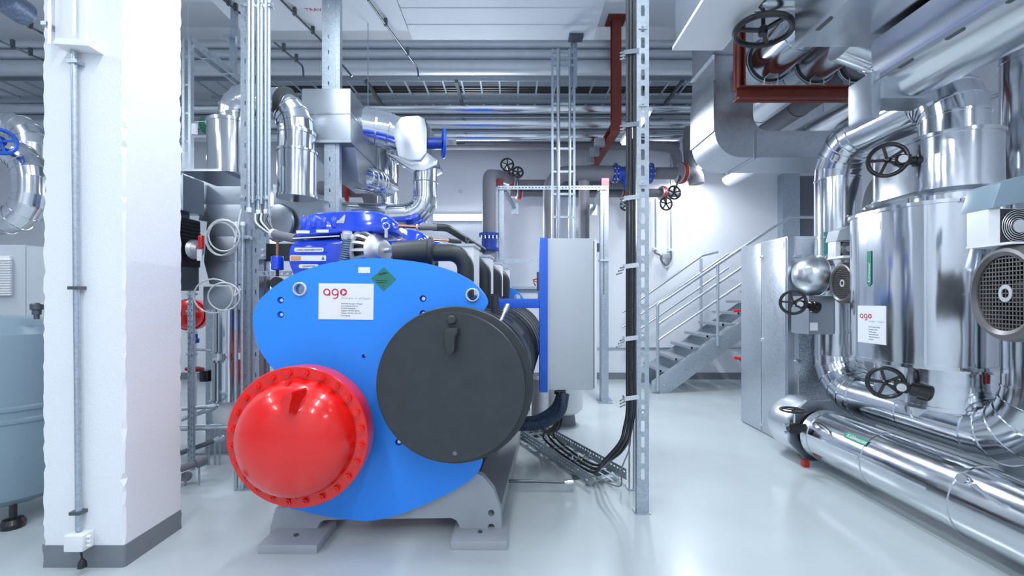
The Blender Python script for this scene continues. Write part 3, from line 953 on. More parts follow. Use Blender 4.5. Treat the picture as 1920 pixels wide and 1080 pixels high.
    t.p('box_lid', MB().quad_box([P(821, 462, bd) - K * 0.01, P(890, 462, bd) - K * 0.01, P(890, 462, bd) + K * 0.27, P(821, 462, bd) + K * 0.27, P(821, 457, bd) - K * 0.01, P(890, 457, bd) - K * 0.01, P(890, 457, bd) + K * 0.27, P(821, 457, bd) + K * 0.27]), 'cabinet_grey', tb)
    return t
def copy_tree(o, parent=None):
    c = o.copy()
    COL.objects.link(c)
    c.parent = parent
    for ch in list(o.children):
        copy_tree(ch, c)
    return c
comp = make_compressor()
for k, (s, lb) in enumerate(((0.83, 'second compressor of the row, seen past the nearest silver end bell'), (1.66, 'third compressor of the row on the heat pump'), (2.48, 'last compressor of the row, next to the rear end plate'))):
    c = copy_tree(comp.o)
    c.location = comp.o.location + K * s
    c['label'] = lb

t = Thing('discharge_line', 'grey insulated refrigerant line with a copper joint above the compressors', 'pipe', P(742, 424, 3.5))
t.p('copper_pipe', MB().tube([P(738, 423, 3.4), P(788, 426, 3.45)], W(3.2, 3.4), 12), 'copper')
t.p('sleeve', MB().cyl(P(786, 426, 3.45), P(818, 426, 3.5), W(6, 3.45), n=16), 'insul_grey')
t.p('insulation', MB().tube([P(812, 426, 3.5), P(838, 427, 3.55), P(898, 464, 4.06), P(906, 469, 4.14)], W(7, 3.5), 18, 0.1, 6), 'rubber_pipe')
t.p('band', MB().cyl(P(781, 426, 3.44), P(784, 426, 3.44), W(6, 3.44), n=14), 'label_yellow')
t = Thing('sight_line', 'thin copper line over the second terminal box', 'pipe', P(805, 449, 3.6))
t.p('copper_pipe', MB().tube([P(800, 449, 3.4), P(842, 451, 3.45)], W(2.2, 3.5), 10), 'copper')
t.p('sleeve', MB().cyl(P(842, 451, 3.45), P(864, 454, 3.5), W(4.2, 3.5), n=14), 'rubber_pipe')
t = Thing('shackle', 'small dark shackle standing on the compressor boxes', 'shackle', P(876, 455, 3.6))
t.p('bow', MB().torus(P(877, 449, 3.55), (0, 1, 0), W(3.6, 3.6), 0.004, 20, 6), 'steel_dark')
t.p('shank', MB().cyl(P(877, 452, 3.55), P(877, 460, 3.55), 0.008, n=8), 'steel_dark')

# ---------------------------------------------------------------- control cabinet on its blue frame
CD = 3.75
t = Thing('control_cabinet', 'tall light grey control cabinet carried by a blue frame', 'control cabinet', (X(1070, CD), CD, Z(735, CD)))
t.p('body', MB().quad_box([P(1026, 731, CD), P(1113, 731, CD), P(1113, 731, CD) + K * 0.8, P(1026, 731, CD) + K * 0.8, P(1026, 447, CD), P(1113, 447, CD), P(1113, 447, CD) + K * 0.8, P(1026, 447, CD) + K * 0.8]), 'cabinet_grey', bevel=0.004)
dr = t.p('door', MB().quad_box([P(1114.5, 731, CD), P(1119, 731, CD), P(1119, 731, CD) + K * 0.8, P(1114.5, 731, CD) + K * 0.8, P(1114.5, 450, CD), P(1119, 450, CD), P(1119, 450, CD) + K * 0.8, P(1114.5, 450, CD) + K * 0.8]), 'white_panel', bevel=0.002)
t.p('door_gasket', MB().box(X(1113, CD), X(1114.6, CD), CD + 0.003, CD + 0.75, Z(728, CD), Z(452, CD)), 'black', dr)
t.p('hinge', MB().box(X(1119, CD), X(1124, CD), CD, CD + 0.03, Z(472, CD), Z(456, CD)), 'steel_dark', dr)
t.p('frame_post', MB().box(X(1011.5, CD), X(1026.5, CD), CD - 0.02, CD + 0.06, Z(735, CD), Z(446.5, CD)), 'frame_blue', bevel=0.003)
t.p('frame_arm', MB().box(X(934, CD), X(1012, CD), CD - 0.01, CD + 0.06, Z(577.5, CD), Z(560, CD)), 'frame_blue', bevel=0.003)
t.p('arm_bracket', MB().box(X(926, CD), X(936, CD), CD, CD + 0.1, Z(577.5, CD), Z(556, CD)), 'frame_blue')
t.p('rear_post', MB().box(X(1012, CD) + 0.07, X(1026, CD) + 0.07, CD + 0.74, CD + 0.8, Z(735, CD), Z(450, CD)), 'frame_blue')
t.p('rear_arm', MB().box(-0.05, X(1012, CD) + 0.08, CD + 0.74, CD + 0.79, Z(581, CD), Z(565, CD)), 'frame_blue')
t.p('cable_gland', MB().cyl(P(1050, 733, CD + 0.1), P(1050, 738, CD + 0.1), 0.05, n=20), 'black')

HG = 'dark blue corrugated hoses under the control cabinet'
for k, (a, b, c, d, lb) in enumerate((((1052, 738), (1040, 765), (1010, 785), (975, 790), 'upper dark blue corrugated hose under the control cabinet'), ((1060, 738), (1050, 775), (1012, 797), (965, 800), 'lower dark blue corrugated hose under the control cabinet'))):
    dd = CD + 0.1 - 0.12 * k
    one('corrugated_hose', lb, 'hose', MB().corrugated([P(*a, dd), P(*b, dd - 0.05), P(*c, dd - 0.1), P(*d, dd - 0.1)], W(8.5, dd), 0.012, 0.004, 16), 'hose_blue', HG)

# ================================================================ right-hand side: clad pipework, jackets, pumps
def obround(cx, y0, y1, r, z, n=16):
    s = []
    for k in range(n + 1):
        a = PI + PI * k / n
        s.append(V((cx + r * math.cos(a), y0 + r * math.sin(a), z)))
    for k in range(n + 1):
        a = PI * k / n
        s.append(V((cx + r * math.cos(a), y1 + r * math.sin(a), z)))
    return s
def jacket(t, name, cx, y0, y1, r, z0, z1, m, rim=0.012, lab=None):
    rim = rim * 1.5
    zs = [(z0, r + rim), (z0 + 0.024, r + rim), (z0 + 0.024, r), (z1 - 0.024, r), (z1 - 0.024, r + rim), (z1, r + rim)]
    secs = [obround(cx, y0, y1, rr, zz) for zz, rr in zs]
    return t.p(name, MB().loft(secs), m, label=lab)

# low pipe along the floor
LX, LZ, LR = 2.81, 0.285, 0.222
t = Thing('floor_pipe', 'fat metal clad pipe lying low along the floor with a green arrow', 'pipe', (LX, 4.1, 0))
clad(t, [(LX, 4.08, LZ), (LX, 1.35, LZ)], LR, 'alu', pitch=0.72, n=48, b=0.006)
t.p('end_ring', MB().lathe((LX, 4.08, LZ), (0, 1, 0), [(-0.08, LR), (-0.08, LR + 0.006), (0, LR + 0.006), (0.004, LR * 0.9)], 48), 'alu_fine')
t.p('rubber_joint', MB().lathe((LX, 4.07, LZ), (0, 1, 0), [(0, LR * 0.93), (0.07, LR * 0.85), (0.12, LR * 0.85)], 40), 'rubber')
t.p('seam_strip', MB().bar((LX - LR * 0.985, 4.05, LZ + 0.03), (LX - LR * 0.985, 2.85, LZ + 0.03), 0.02, 0.008, (-1, 0, 0)), 'alu_fine')
def green_arrow(t, o, xd, ud, L, h, s, under=None):
    xd, ud = V(xd).normalized(), V(ud).normalized()
    nd = xd.cross(ud)
    q = lambda a, b, c=0.0: V(o) + xd * a + ud * b + nd * c
    g = t.p('arrow_label', MB().prism([q(0, h / 2), q(h * 0.55, h), q(L, h), q(L, 0), q(h * 0.55, 0)], nd * 0.002), 'label_green', under, label='green flow arrow label')
    text(t, s, h * 0.78, q(h * 0.75, h * 0.24, 0.0028), xd, ud, 'white', under or g)
    return g
a = math.radians(146)
nrm = V((math.cos(a), 0, math.sin(a)))
tan = V((0, 1, 0)).cross(nrm) * -1
oo = V((LX, 3.62, LZ)) + nrm * (LR + 0.004)
green_arrow(t, oo, (0, -1, 0), nrm.cross(V((0, -1, 0))), 0.24, 0.055, 'Kühlwasser')
c = P(1795, 905, 2.78)
t.p('drain_valve', MB().lathe(V((2.60, 2.60, 0.47)), (-0.55, -0.35, 0.2), [(-0.06, 0.016), (0.02, 0.016), (0.02, 0.024), (0.05, 0.024), (0.055, 0.018), (0.09, 0.018), (0.09, 0.027), (0.12, 0.025)], 14), 'chrome')

t = Thing('pipe_support', 'short floor channel with a red end cap carrying the low pipe', 'support', (2.75, 4.1, 0))
t.p('channel', MB().box(X(1513, 4.1), X(1513, 4.1) + 0.48, 4.07, 4.115, 0.0, 0.058), 'galv')
t.p('end_cap', MB().box(X(1504, 4.1), X(1513.5, 4.1), 4.067, 4.118, 0.0, 0.06), 'red_valve')

t = Thing('valve_jacket', 'rounded metal valve jacket with an octagonal plate at the head of the floor pipe', 'valve', (LX, 4.4, 0))
oc = [V((LX + 0.295 * math.cos(PI / 8 + k * PI / 4), 4.20, LZ + 0.02 + 0.295 * math.sin(PI / 8 + k * PI / 4))) for k in range(8)]
t.p('octagonal_plate', MB().plate([(p.x, p.z) for p in oc], [circ(LX, LZ, LR * 0.9, 32)], lambda u, v, w: (u, 4.16 + w, v), 0.03), 'sheet')
t.p('dome', MB().lathe((LX, 4.22, LZ + 0.02), (-0.12, 1, 0), [(0, 0.272), (0.2, 0.272), (0.3, 0.255), (0.38, 0.20), (0.42, 0.12), (0.43, 0.01)], 40), 'alu_satin')
t.p('data_plate', MB().bar(P(1490, 758, 4.35), P(1512, 764, 4.25), 0.07, 0.004, (0.1, -0.7, 0.7)), 'white')
g = t.p('gearbox', MB().lathe(P(1492, 803, 4.05), (1, 0, 0), [(-0.07, 0.03), (-0.06, 0.045), (0.02, 0.05), (0.02, 0.035), (0.1, 0.04)], 16), 'black')
t.p('stem', MB().cyl(P(1489, 798, 4.05), P(1489, 772, 4.05), 0.008, n=8), 'chrome')
handwheel(t, P(1488, 769, 4.05), (0, 0, 1), W(22, 4.05), 0.010, 3)
for k in (0, 1):
    t.p('cap_screw', MB().cyl(P(1478, 797 + 14 * k, 4.03), P(1470, 797 + 14 * k, 4.03), 0.013, n=8), 'chrome')

# loop pipe: from the upper valve back over, down the wall side, forward near the floor and up again
GX, GR = 3.2, 0.194
t = Thing('loop_pipe', 'tall looping metal clad cooling water pipe beside the pump jackets', 'pipe', (GX, 4.47, 0.4))
clad(t, [(GX, 3.3, 2.60), (GX, 3.3, 3.03), (GX, 4.475, 3.03), (GX, 4.475, 0.61), (GX, 2.72, 0.61), (GX, 2.72, 1.9), (GX + 1.2, 2.72, 1.9)], GR, 'alu', R=0.36, seg=5, n=40, pitch=0.6)
green_arrow(t, V((GX - GR * 0.93 - 0.004, 4.475 - GR * 0.38, Z(478, 4.4))), (0, 0, 1), (0.38, -0.93, 0), 0.22, 0.028, 'Kühlwasser')
t.p('rating_plate', MB().bar(P(1581, 247, 4.05) , P(1600, 240, 4.0), 0.05, 0.004, (-0.8, -0.3, 0.5)), 'white')
t.p('saddle_cone', MB().lathe((GX, 3.42, 0.74), (0, 0, -1), [(0, 0.205), (0.1, 0.2), (0.2, 0.18)], 32), 'alu')

# big oval jacket with valve jackets above and below
t = Thing('pump_jacket', 'large oval shiny metal jacket with a white and red sticker', 'pump jacket', (3.05, 3.4, 1.03))
J = jacket(t, 'jacket_body', 3.05, 3.3, 3.56, 0.33, 1.03, 2.17, 'alu_wavy', 0.01)
for zz in (1.045, 2.155):
    t.p('latch', MB().bar(P(1797, 690, 2.95) * 0 + V((2.93, 2.952, zz)), V((3.04, 2.945, zz)), 0.02, 0.035, (0, -1, 0)), 'chrome')
t.p('handle_pocket', MB().box(2.716, 2.725, 3.36, 3.46, 2.02, 2.08), 'alu_fine')
green_arrow(t, V((2.717, 3.44, 1.60)), (0, 0, 1), (0, 1, 0), 0.27, 0.042, 'Kühlwasser')
ago_sticker(t, V((2.717, 3.575, 1.455)), (0, -1, 0), (0, 0, 1), 0.27, 0.285)
t.p('front_seam', MB().bar((2.80, 3.083, 1.05), (2.80, 3.083, 2.15), 0.012, 0.006, (-0.7, -0.7, 0)), 'alu_fine')

t = Thing('upper_valve', 'cylindrical metal valve jacket on top of the oval jacket, with black handwheel', 'valve', (3.18, 3.3, 2.17))
t.p('waist', MB().lathe((3.18, 3.3, 2.17), (0, 0, 1), [(0, 0.235), (0.09, 0.235)], 40), 'alu')
t.p('collar', MB().loft([obround(3.16, 3.3, 3.62, 0.255, 2.245), obround(3.16, 3.3, 3.62, 0.285, 2.27)]), 'alu_fine')
jacket(t, 'jacket_body', 3.18, 3.3, 3.58, 0.272, 2.265, 2.665, 'alu', 0.008)
def gear_and_wheel(t, c, gx, d, R, ax=(-0.62, -0.78, 0), gy=0.0, s=1.0):
    c = V(c)
    ax = V(ax).normalized()
    g = V(gx)
    dirx = (g - c).normalized()
    t.p('gearbox', MB().lathe(g, -dirx, [(-0.03, 0.058 * s), (0.03, 0.058 * s), (0.03, 0.046 * s), (0.07 * s, 0.044 * s), (0.07 * s, 0.03 * s), (0.10 * s, 0.03 * s)], 20), 'black')
    t.p('gear_case', MB().bar(c + dirx * 0.045, c + dirx * 0.13 * s, 0.075 * s, 0.075 * s), 'motor_dark', bevel=0.008)
    t.p('dial', MB().cyl(c + dirx * 0.09 * s + ax * 0.03, c + dirx * 0.09 * s + ax * 0.055, 0.028 * s, n=18), 'cast_alu')
    t.p('stem', MB().cyl(c - ax * 0.01, c + dirx * 0.07 * s - ax * 0.005, 0.008, n=8), 'chrome')
    handwheel(t, c, ax, R, 0.0155 * s, 5, dish=-0.01, phase=0.55)
gear_and_wheel(t, P(1664, 300, 3.35), P(1741, 302, 3.25), 3.3, W(29, 3.35))
t = Thing('lower_valve', 'cylindrical metal valve jacket under the oval jacket, with black handwheel', 'valve', (3.18, 3.3, 0.72))
jacket(t, 'jacket_body', 3.15, 3.3, 3.5, 0.29, 0.735, 1.03, 'alu', 0.01)
t.p('seam', MB().box(2.853, 2.862, 3.3, 3.31, 0.75, 1.01), 'alu_fine')
gear_and_wheel(t, P(1660, 717, 3.30), P(1731, 735, 3.18), 3.2, W(27, 3.30))
t.p('red_tag', MB().box(X(1884, 2.95), X(1895, 2.95), 2.94, 2.96, Z(726, 2.95), Z(706, 2.95)), 'red_valve')

# valve jacket on the tall pipe, beside the galvanised cabinet
t = Thing('pipe_valve', 'metal valve box around the tall pipe with a black handwheel beside the cabinet', 'valve', (GX, 4.4, Z(628, 4.3)))
jacket(t, 'jacket_body', GX, 4.475, 4.475, 0.2, Z(626, 4.27), Z(554, 4.27), 'alu', 0.008)
t.p('side_box', MB().box(X(1514, 4.3), X(1560, 4.3), 4.28, 4.55, Z(627, 4.3), Z(555, 4.3)), 'sheet')
t.p('data_plate', MB().box(X(1520, 4.27), X(1534, 4.27), 4.276, 4.282, Z(620, 4.27), Z(605, 4.27)), 'white')
gear_and_wheel(t, P(1487, 567, 4.25), P(1527, 576, 4.27), 4.25, W(21, 4.25), s=0.9)

t = Thing('pump_dome', 'round metal insulation dome in front of the galvanised cabinet', 'pump', P(1510, 524, 4.45))
t.p('dome', MB().lathe(P(1534, 516, 4.492), (-1, 0, 0), [(0, 0.197), (0.07, 0.193), (0.13, 0.172), (0.19, 0.126), (0.225, 0.068), (0.235, 0.01)], 40), 'alu_satin', label='shiny dome')
t.p('band', MB().lathe(P(1534, 516, 4.492), (-1, 0, 0), [(-0.03, 0.203), (0.01, 0.203), (0.012, 0.198)], 40), 'alu')
t.p('data_plate', MB().bar(P(1508, 508, 4.318), P(1524, 506, 4.30), 0.05, 0.006, (0, -1, 0.3)), 'white')
t.p('neck', MB().cyl((2.95, 4.69, Z(516, 4.492)), (2.95, 4.52, Z(516, 4.492)), 0.09, n=20), 'rubber')

# galvanised cabinet
t = Thing('galvanised_cabinet', 'tall galvanised sheet cabinet standing on the floor beside the stairs', 'cabinet', (3.0, 4.7, 0))
cb = t.p('body', MB().box(2.835, 3.75, 4.69, 5.615, 0.0, 2.155), 'galv_panel', bevel=0.006)
for y0, y1 in ((4.70, 5.145), (5.155, 5.605)):
    dd = t.p('door', MB().box(2.822, 2.836, y0, y1, 0.015, 2.14), 'galv_panel', bevel=0.002)
for zz in (1.98, 1.05, 0.10):
    t.p('latch', MB().lathe((2.823, 5.13, zz), (-1, 0, 0), [(0, 0.022), (0.012, 0.022), (0.02, 0.014)], 14), 'chrome')
t.p('spangled_patch', MB().box(2.95, 3.40, 4.680, 4.691, Z(755, 4.68), Z(626, 4.68)), 'galv_spangle')
t.p('edge_strip', MB().box(2.835, 2.90, 4.676, 4.691, 0.01, 2.14), 'sheet')
for zz in (Z(480, 4.68), Z(676, 4.68), Z(752, 4.68)):
    t.p('hinge', MB().box(2.89, 2.965, 4.665, 4.68, zz - 0.012, zz + 0.012), 'chrome')
t.p('paper_label', MB().box(2.828 - 0.012, 2.821, 4.72, 4.86, 2.03, 2.11), 'white')

# motors with fan grilles
def motor(label, c, R, ax, depth, box):
    c, ax = V(c), V(ax).normalized()
    t = Thing('pump_motor', label, 'motor', c - ax * depth * 0.5 - V((0, 0, R)))
    t.p('fan_cover', MB().lathe(c, ax, [(-depth, R * 0.90), (-0.16, R * 0.92), (-0.10, R * 0.98), (-0.04, R), (-0.012, R * 0.985), (0.004, R * 0.93), (0.006, R * 0.86), (-0.004, R * 0.775), (-0.014, R * 0.77), (-0.15, R * 0.76)], 64), 'motor_grey')
    u, v, w = basis(ax)
    fan = t.p('fan', MB().lathe(c, ax, [(-0.155, R * 0.45), (-0.09, R * 0.42), (-0.06, R * 0.25), (-0.055, R * 0.05)], 28), 'black')
    for k in range(9):
        e = u * math.cos(2 * PI * k / 9) + v * math.sin(2 * PI * k / 9)
        t.p('fan_blade', MB().bar(c - ax * 0.085 + e * R * 0.3, c - ax * 0.085 + e * R * 0.73, 0.008, 0.09, ax), 'black', fan)
    mb = MB()
    Rg, N = R * 0.765, 17
    for k in range(-N // 2 + 1, N // 2 + 1):
        o = k * 2 * Rg / N
        h = math.sqrt(max(0.0, Rg * Rg - o * o))
        if h < 0.01:
            continue
        mb.bar(c + u * o - v * h - ax * 0.012, c + u * o + v * h - ax * 0.012, Rg * 0.028, 0.003, ax)
        mb.bar(c + v * o - u * h - ax * 0.012, c + v * o + u * h - ax * 0.012, Rg * 0.028, 0.003, ax)
    t.p('fan_grille', mb, 'motor_grey', stuff=True)
    t.p('grille_hub', MB().lathe(c - ax * 0.012, ax, [(0, R * 0.10), (0, R * 0.18), (0.004, R * 0.18), (0.004, R * 0.10), (0, R * 0.10)], 28, caps=False), 'cast_alu')
    # frequency drive with its own small fan above
    x0, x1, y0, y1, d, hood = box
    bdp = 0.10
    b = t.p('drive_box', MB().quad_box([P(x0, y1, d), P(x1, y1, d), P(x1, y1, d) + V((0, bdp, 0)), P(x0, y1, d) + V((0, bdp, 0)), P(x0, y0, d), P(x1, y0, d), P(x1, y0, d) + V((0, bdp, 0)), P(x0, y0, d) + V((0, bdp, 0))]), 'white_panel', bevel=0.004)
    t.p('drive_hood', MB().prism([P(a, e, d) + V((0, -0.02, 0)) for a, e in hood], (0, bdp + 0.05, 0)), 'tank_grey' if R > 0.21 else 'cabinet_grey', bevel=0.004)
    w_, h_ = (x1 - x0), (y1 - y0)
    fc = P(x0 + w_ * 0.60, (y0 + y1) / 2, d) + V((0, -0.004, 0))
    fr = W(h_ * 0.46, d)
    fb = t.p('fan_frame', MB().prism([P(a, e, d) + V((0, -0.002, 0)) for a, e in ((x0 + w_ * 0.24, y0 + 1), (x1, y0 + 1), (x1, y1 - 1), (x0 + w_ * 0.24, y1 - 1))], (0, 0.002, 0)), 'motor_dark')
    for k in range(1, 6):
        t.p('guard_ring', MB().torus(fc, (0, 1, 0), fr * (0.35 + 0.13 * k), 0.0016 * R / 0.2, 32, 5), 'cast_alu', fb)
    t.p('fan_cap', MB().cyl(fc, fc + V((0, -0.006, 0)), fr * 0.40, n=24), 'cast_alu', fb)
    t.p('bracket', MB().bar(P(x0 - 1, y1 + 2, d), P(x1, y1 + 2, d), W(4, d), 0.2, (0, 1, 0)), 'white_panel')
    return t
t = motor('big grey motor fan cover with square mesh grille, drive above', P(1880, 550, 2.05), W(91, 2.05), (-0.966, 0.26, 0), 1.1, (1853, 1945, 391, 458, 2.08, [(1852, 392), (1868, 345), (1960, 318), (1960, 372)]))
t.p('stand', MB().box(3.08, 3.26, 1.6, 2.0, 0.02, 1.36), 'motor_grey')
t.p('stand_foot', MB().box(3.05, 3.3, 1.55, 2.05, 0.0, 0.03), 'base_paint')
t = motor('smaller looking grey motor fan cover half hidden behind the oval jacket', P(1577, 531, 4.095), W(38.5, 4.095), (-0.99, 0.10, 0), 0.22, (1567, 1604, 452, 481, 4.05, [(1566, 452), (1571, 432), (1590, 424), (1606, 426), (1606, 450)]))
t.p('motor_neck', MB().cyl((3.13, 4.10, Z(531, 4.095)), (GX, 4.35, Z(531, 4.095)), 0.07, n=20), 'motor_grey')

# dark grey pipe bend behind the upper valve, wall conduit, tall pipe at the right edge
t = Thing('grey_pipe_bend', 'dark grey insulated pipe bend rising behind the oval jacket', 'pipe', P(1645, 405, 4.0))
smoothpipe(t, [P(1642, 420, 4.05), P(1646, 352, 4.05), P(1720, 300, 4.2), P(1800, 270, 4.5)], W(22, 4.05), 'insul_grey', 0.35)
t.p('band', MB().cyl(P(1643, 393, 4.05), P(1643, 390, 4.05), W(23, 4.05), n=24), 'chrome')
one('wall_conduit', 'thin conduit fixed along the right wall beyond the pipe arch', 'conduit', MB().cyl((XR - 0.02, 4.6, Z(200, 5.75)), (XR - 0.02, 6.6, Z(200, 5.75)), 0.02, n=10), 'galv')
t = Thing('riser_pipe', 'upright metal clad riser pipe beyond the motor drive', 'pipe', (4.2, 3.7, 0))
clad(t, [(4.2, 3.7, 0.0), (4.2, 3.7, 4.6)], 0.17, 'alu', pitch=1.1)

# overhead jackets and ducts at the top right
t = Thing('overhead_jacket', 'large wavy mirror-like metal jacket hanging overhead', 'duct', (2.4, 2.2, 3.17))
def bottom_box(t, x0, x1, y0, y1, z0, z1, m, name='casing', rl=0.0):
    if rl:
        prof = [(x0 + rl * (1 - math.cos(a)), z0 + rl * (1 - math.sin(a))) for a in [PI / 2 * k / 8 for k in range(9)]]
        prof += [(x1, z0), (x1, z1), (x0, z1)]
        return t.p(name, MB().prism([V((a, y0, b)) for a, b in prof], (0, y1 - y0, 0)), m)
    return t.p(name, MB().box(x0, x1, y0, y1, z0, z1), m)
bottom_box(t, 1.865, 3.03, 1.2, 3.0, 3.167, 3.6, 'alu_overhead')
for xx in (1.865, 3.03):
    t.p('edge_strip', MB().box(xx - 0.014, xx + 0.014, 1.2, 3.01, 3.150, 3.18), 'alu_fine')
    for k in range(4):
        t.p('clip', MB().box(xx - 0.012, xx + 0.012, 1.7 + 0.32 * k, 1.82 + 0.32 * k, 3.143, 3.152), 'steel_dark')
for yy in (1.5, 2.7):
    for xx in (1.95, 2.95):
        t.p('hanger_rod', MB().cyl((xx, yy, 3.58), (xx, yy, CEIL), 0.006, n=6), 'galv')
t = Thing('overhead_valve_jacket', 'rounded metal jacket hanging low beside the wavy overhead jacket', 'duct', (2.9, 2.3, 2.78))
prof = [(2.545 + 0.255 * math.cos(a) * 1.0, 3.05 + 0.265 * math.sin(a)) for a in [PI + PI * k / 20 for k in range(21)]]
t.p('casing', MB().prism([V((a, 1.4, b)) for a, b in prof + [(2.80, 3.14), (2.29, 3.14)]], (0, 1.5, 0)), 'alu_overhead')
for xx in (2.33, 2.76):
    t.p('edge_strip', MB().box(xx - 0.012, xx + 0.012, 1.4, 2.91, 2.90, 2.93), 'alu_fine')
    for k in range(4):
        t.p('clip', MB().box(xx - 0.010, xx + 0.010, 1.75 + 0.3 * k, 1.84 + 0.3 * k, 2.892, 2.902), 'steel_dark')
t.p('hanger_rod', MB().cyl((2.75, 2.2, 3.1), (2.75, 2.2, 3.2), 0.006, n=6), 'galv')
t = Thing('overhead_elbow', 'segmented metal elbow tucked between the overhead jackets', 'pipe', P(1650, 110, 3.3))
clad(t, [P(1590, 62, 3.35), P(1680, 96, 3.35), P(1800, 60, 3.3)], 0.19, 'alu', R=0.4, seg=6, n=36)
t = Thing('sheet_metal_box', 'flat sheet metal box under the overhead elbow', 'duct', P(1670, 185, 3.4))
t.p('casing', MB().prism(px_poly([(1655, 122), (1715, 112), (1745, 128), (1760, 184), (1655, 184)], 2.88), (0, 0.2, 0)), 'sheet', bevel=0.004)
t.p('side_panel', MB().prism(px_poly([(1634, 136), (1655, 122), (1655, 184), (1648, 220), (1640, 222), (1634, 212)], 2.90), (0, 0.2, 0)), 'sheet', bevel=0.004)

t = Thing('air_outlet', 'bright white sloping duct panel hanging from the ceiling', 'duct', P(1300, 95, 3.6))
zb = Z(95, 3.6)
t.p('bottom_panel', MB().quad_box([(X(1260, 3.6), 3.6, zb), (X(1355, 3.6), 3.6, zb), (X(1355, 3.6), 2.3, zb + 0.02), (X(1260, 3.6), 2.3, zb + 0.02), (X(1260, 3.6), 3.6, zb + 0.03), (X(1355, 3.6), 3.6, zb + 0.03), (X(1355, 3.6), 2.3, zb + 0.05), (X(1260, 3.6), 2.3, zb + 0.05)]), 'white_panel', bevel=0.004)
t.p('casing', MB().box(X(1266, 3.6), X(1349, 3.6), 2.3, 3.58, zb + 0.03, zb + 0.7), 'sheet')
t.p('suspension_post', MB().box(X(1266, 3.7), X(1277, 3.7), 3.66, 3.70, zb + 0.2, CEIL), 'sheet')
t.p('hanger', MB().box(1.4, 1.45, 2.9, 2.95, zb + 0.65, CEIL), 'galv')
t = Thing('overhead_tank', 'horizontal metal clad pipe overhead above the black handwheel', 'pipe', P(1450, 28, 3.1))
clad(t, [P(1397, -26, 3.22), P(1565, -26, 3.22)], W(53, 3.1), 'alu', n=40, pitch=0.5)
t.p('hanger_rod', MB().cyl(P(1440, -26, 3.22), (X(1440, 3.22), 3.22, CEIL), 0.008, n=6), 'galv')
t = Thing('overhead_valve', 'black handwheel hanging under the overhead pipe', 'valve', P(1431, 56, 3.2))
handwheel(t, P(1431, 57, 3.2), (0.12, 0.02, 1), W(48, 3.2), 0.021, 3, phase=0.9)
t.p('stem', MB().cyl(P(1431, 57, 3.2), P(1431, 20, 3.2), 0.014, n=10), 'black')

# red steel frame with the three pipes it carries
FD = 4.5
t = Thing('red_pipe_frame', 'rust-red steel frame of beam and hanger carrying overhead pipes', 'steel frame', P(1385, 188, FD))
zb0, zb1 = Z(188, FD), Z(165, FD)
bx0, bx1 = X(1380, FD), X(1634, FD)
t.p('beam', MB().box(bx0, bx1, FD - 0.06, FD + 0.06, zb0, zb0 + 0.012).box(bx0, bx1, FD - 0.06, FD + 0.06, zb1 - 0.012, zb1).box(bx0, bx1, FD - 0.006, FD + 0.006, zb0, zb1), 'primer_red')
t.p('hanger_post', MB().box(bx0, bx0 + 0.012, FD - 0.06, FD + 0.06, zb1, CEIL).box(bx0 + 0.055, bx0 + 0.067, FD - 0.06, FD + 0.06, zb1, CEIL).box(bx0, bx0 + 0.06, FD - 0.006, FD + 0.006, zb1, CEIL), 'primer_red')
t.p('right_post', MB().box(bx1 + 0.0, bx1 + 0.1, FD - 0.05, FD + 0.05, zb0, CEIL), 'primer_red')
t.p('end_plate', MB().box(bx1 - 0.03, bx1 + 0.01, FD - 0.075, FD - 0.06, zb0 - 0.05, zb0 + 0.06), 'galv')
for k, (px, py, r, y0, y1, m, lb) in enumerate(((1442, 114, 39, 3.15, 4.75, 'alu', 'shiny clad pipe on the red frame, next to its hanger post'), (1527, 120, 36, 3.15, 6.3, 'alu_fine', 'shiny clad pipe on the red frame, between the other two pipes'), (1600, 126, 27, 4.42, 6.3, 'insul_grey', 'dark grey pipe on the red frame beside the overhead elbow'))):
    t = Thing('frame_pipe', lb, 'pipe', P(px, py, FD))
    c = P(px, py, FD)
    clad(t, [(c.x, y0, c.z), (c.x, y1, c.z)], W(r, FD), m, pitch=0.8, n=32)
    t.p('pipe_clamp', MB().torus((c.x, FD - 0.01, c.z), (0, 1, 0), W(r, FD) + 0.014, 0.013, 36, 8), 'galv')
    t.p('clamp_rubber', MB().torus((c.x, FD - 0.03, c.z), (0, 1, 0), W(r, FD) + 0.004, 0.010, 36, 6), 'rubber')
    zz = c.z - W(r, FD)
    t.p('clamp_foot', MB().box(c.x - 0.07, c.x - 0.062, FD - 0.04, FD + 0.04, zb1, zz + 0.05).box(c.x + 0.062, c.x + 0.07, FD - 0.04, FD + 0.04, zb1, zz + 0.05).box(c.x - 0.07, c.x + 0.07, FD - 0.04, FD + 0.04, zb1, zb1 + 0.01), 'white_panel')
for k, (px, py, r) in enumerate(((1565, 224, 22),)):
    t = Thing('slanting_pipe', 'bright clad pipe under the red beam nearest the pipe arch', 'pipe', P(px, py, 5.4))
    c = P(px, py, 5.4)
    clad(t, [(c.x, 4.6, c.z), (c.x, 8.0, c.z)], W(r, 5.4), 'alu_fine', pitch=1.0, n=24)
    t.p('hanger_rod', MB().cyl((c.x, 5.6, c.z), (c.x, 5.6, CEIL), 0.006, n=6), 'galv')

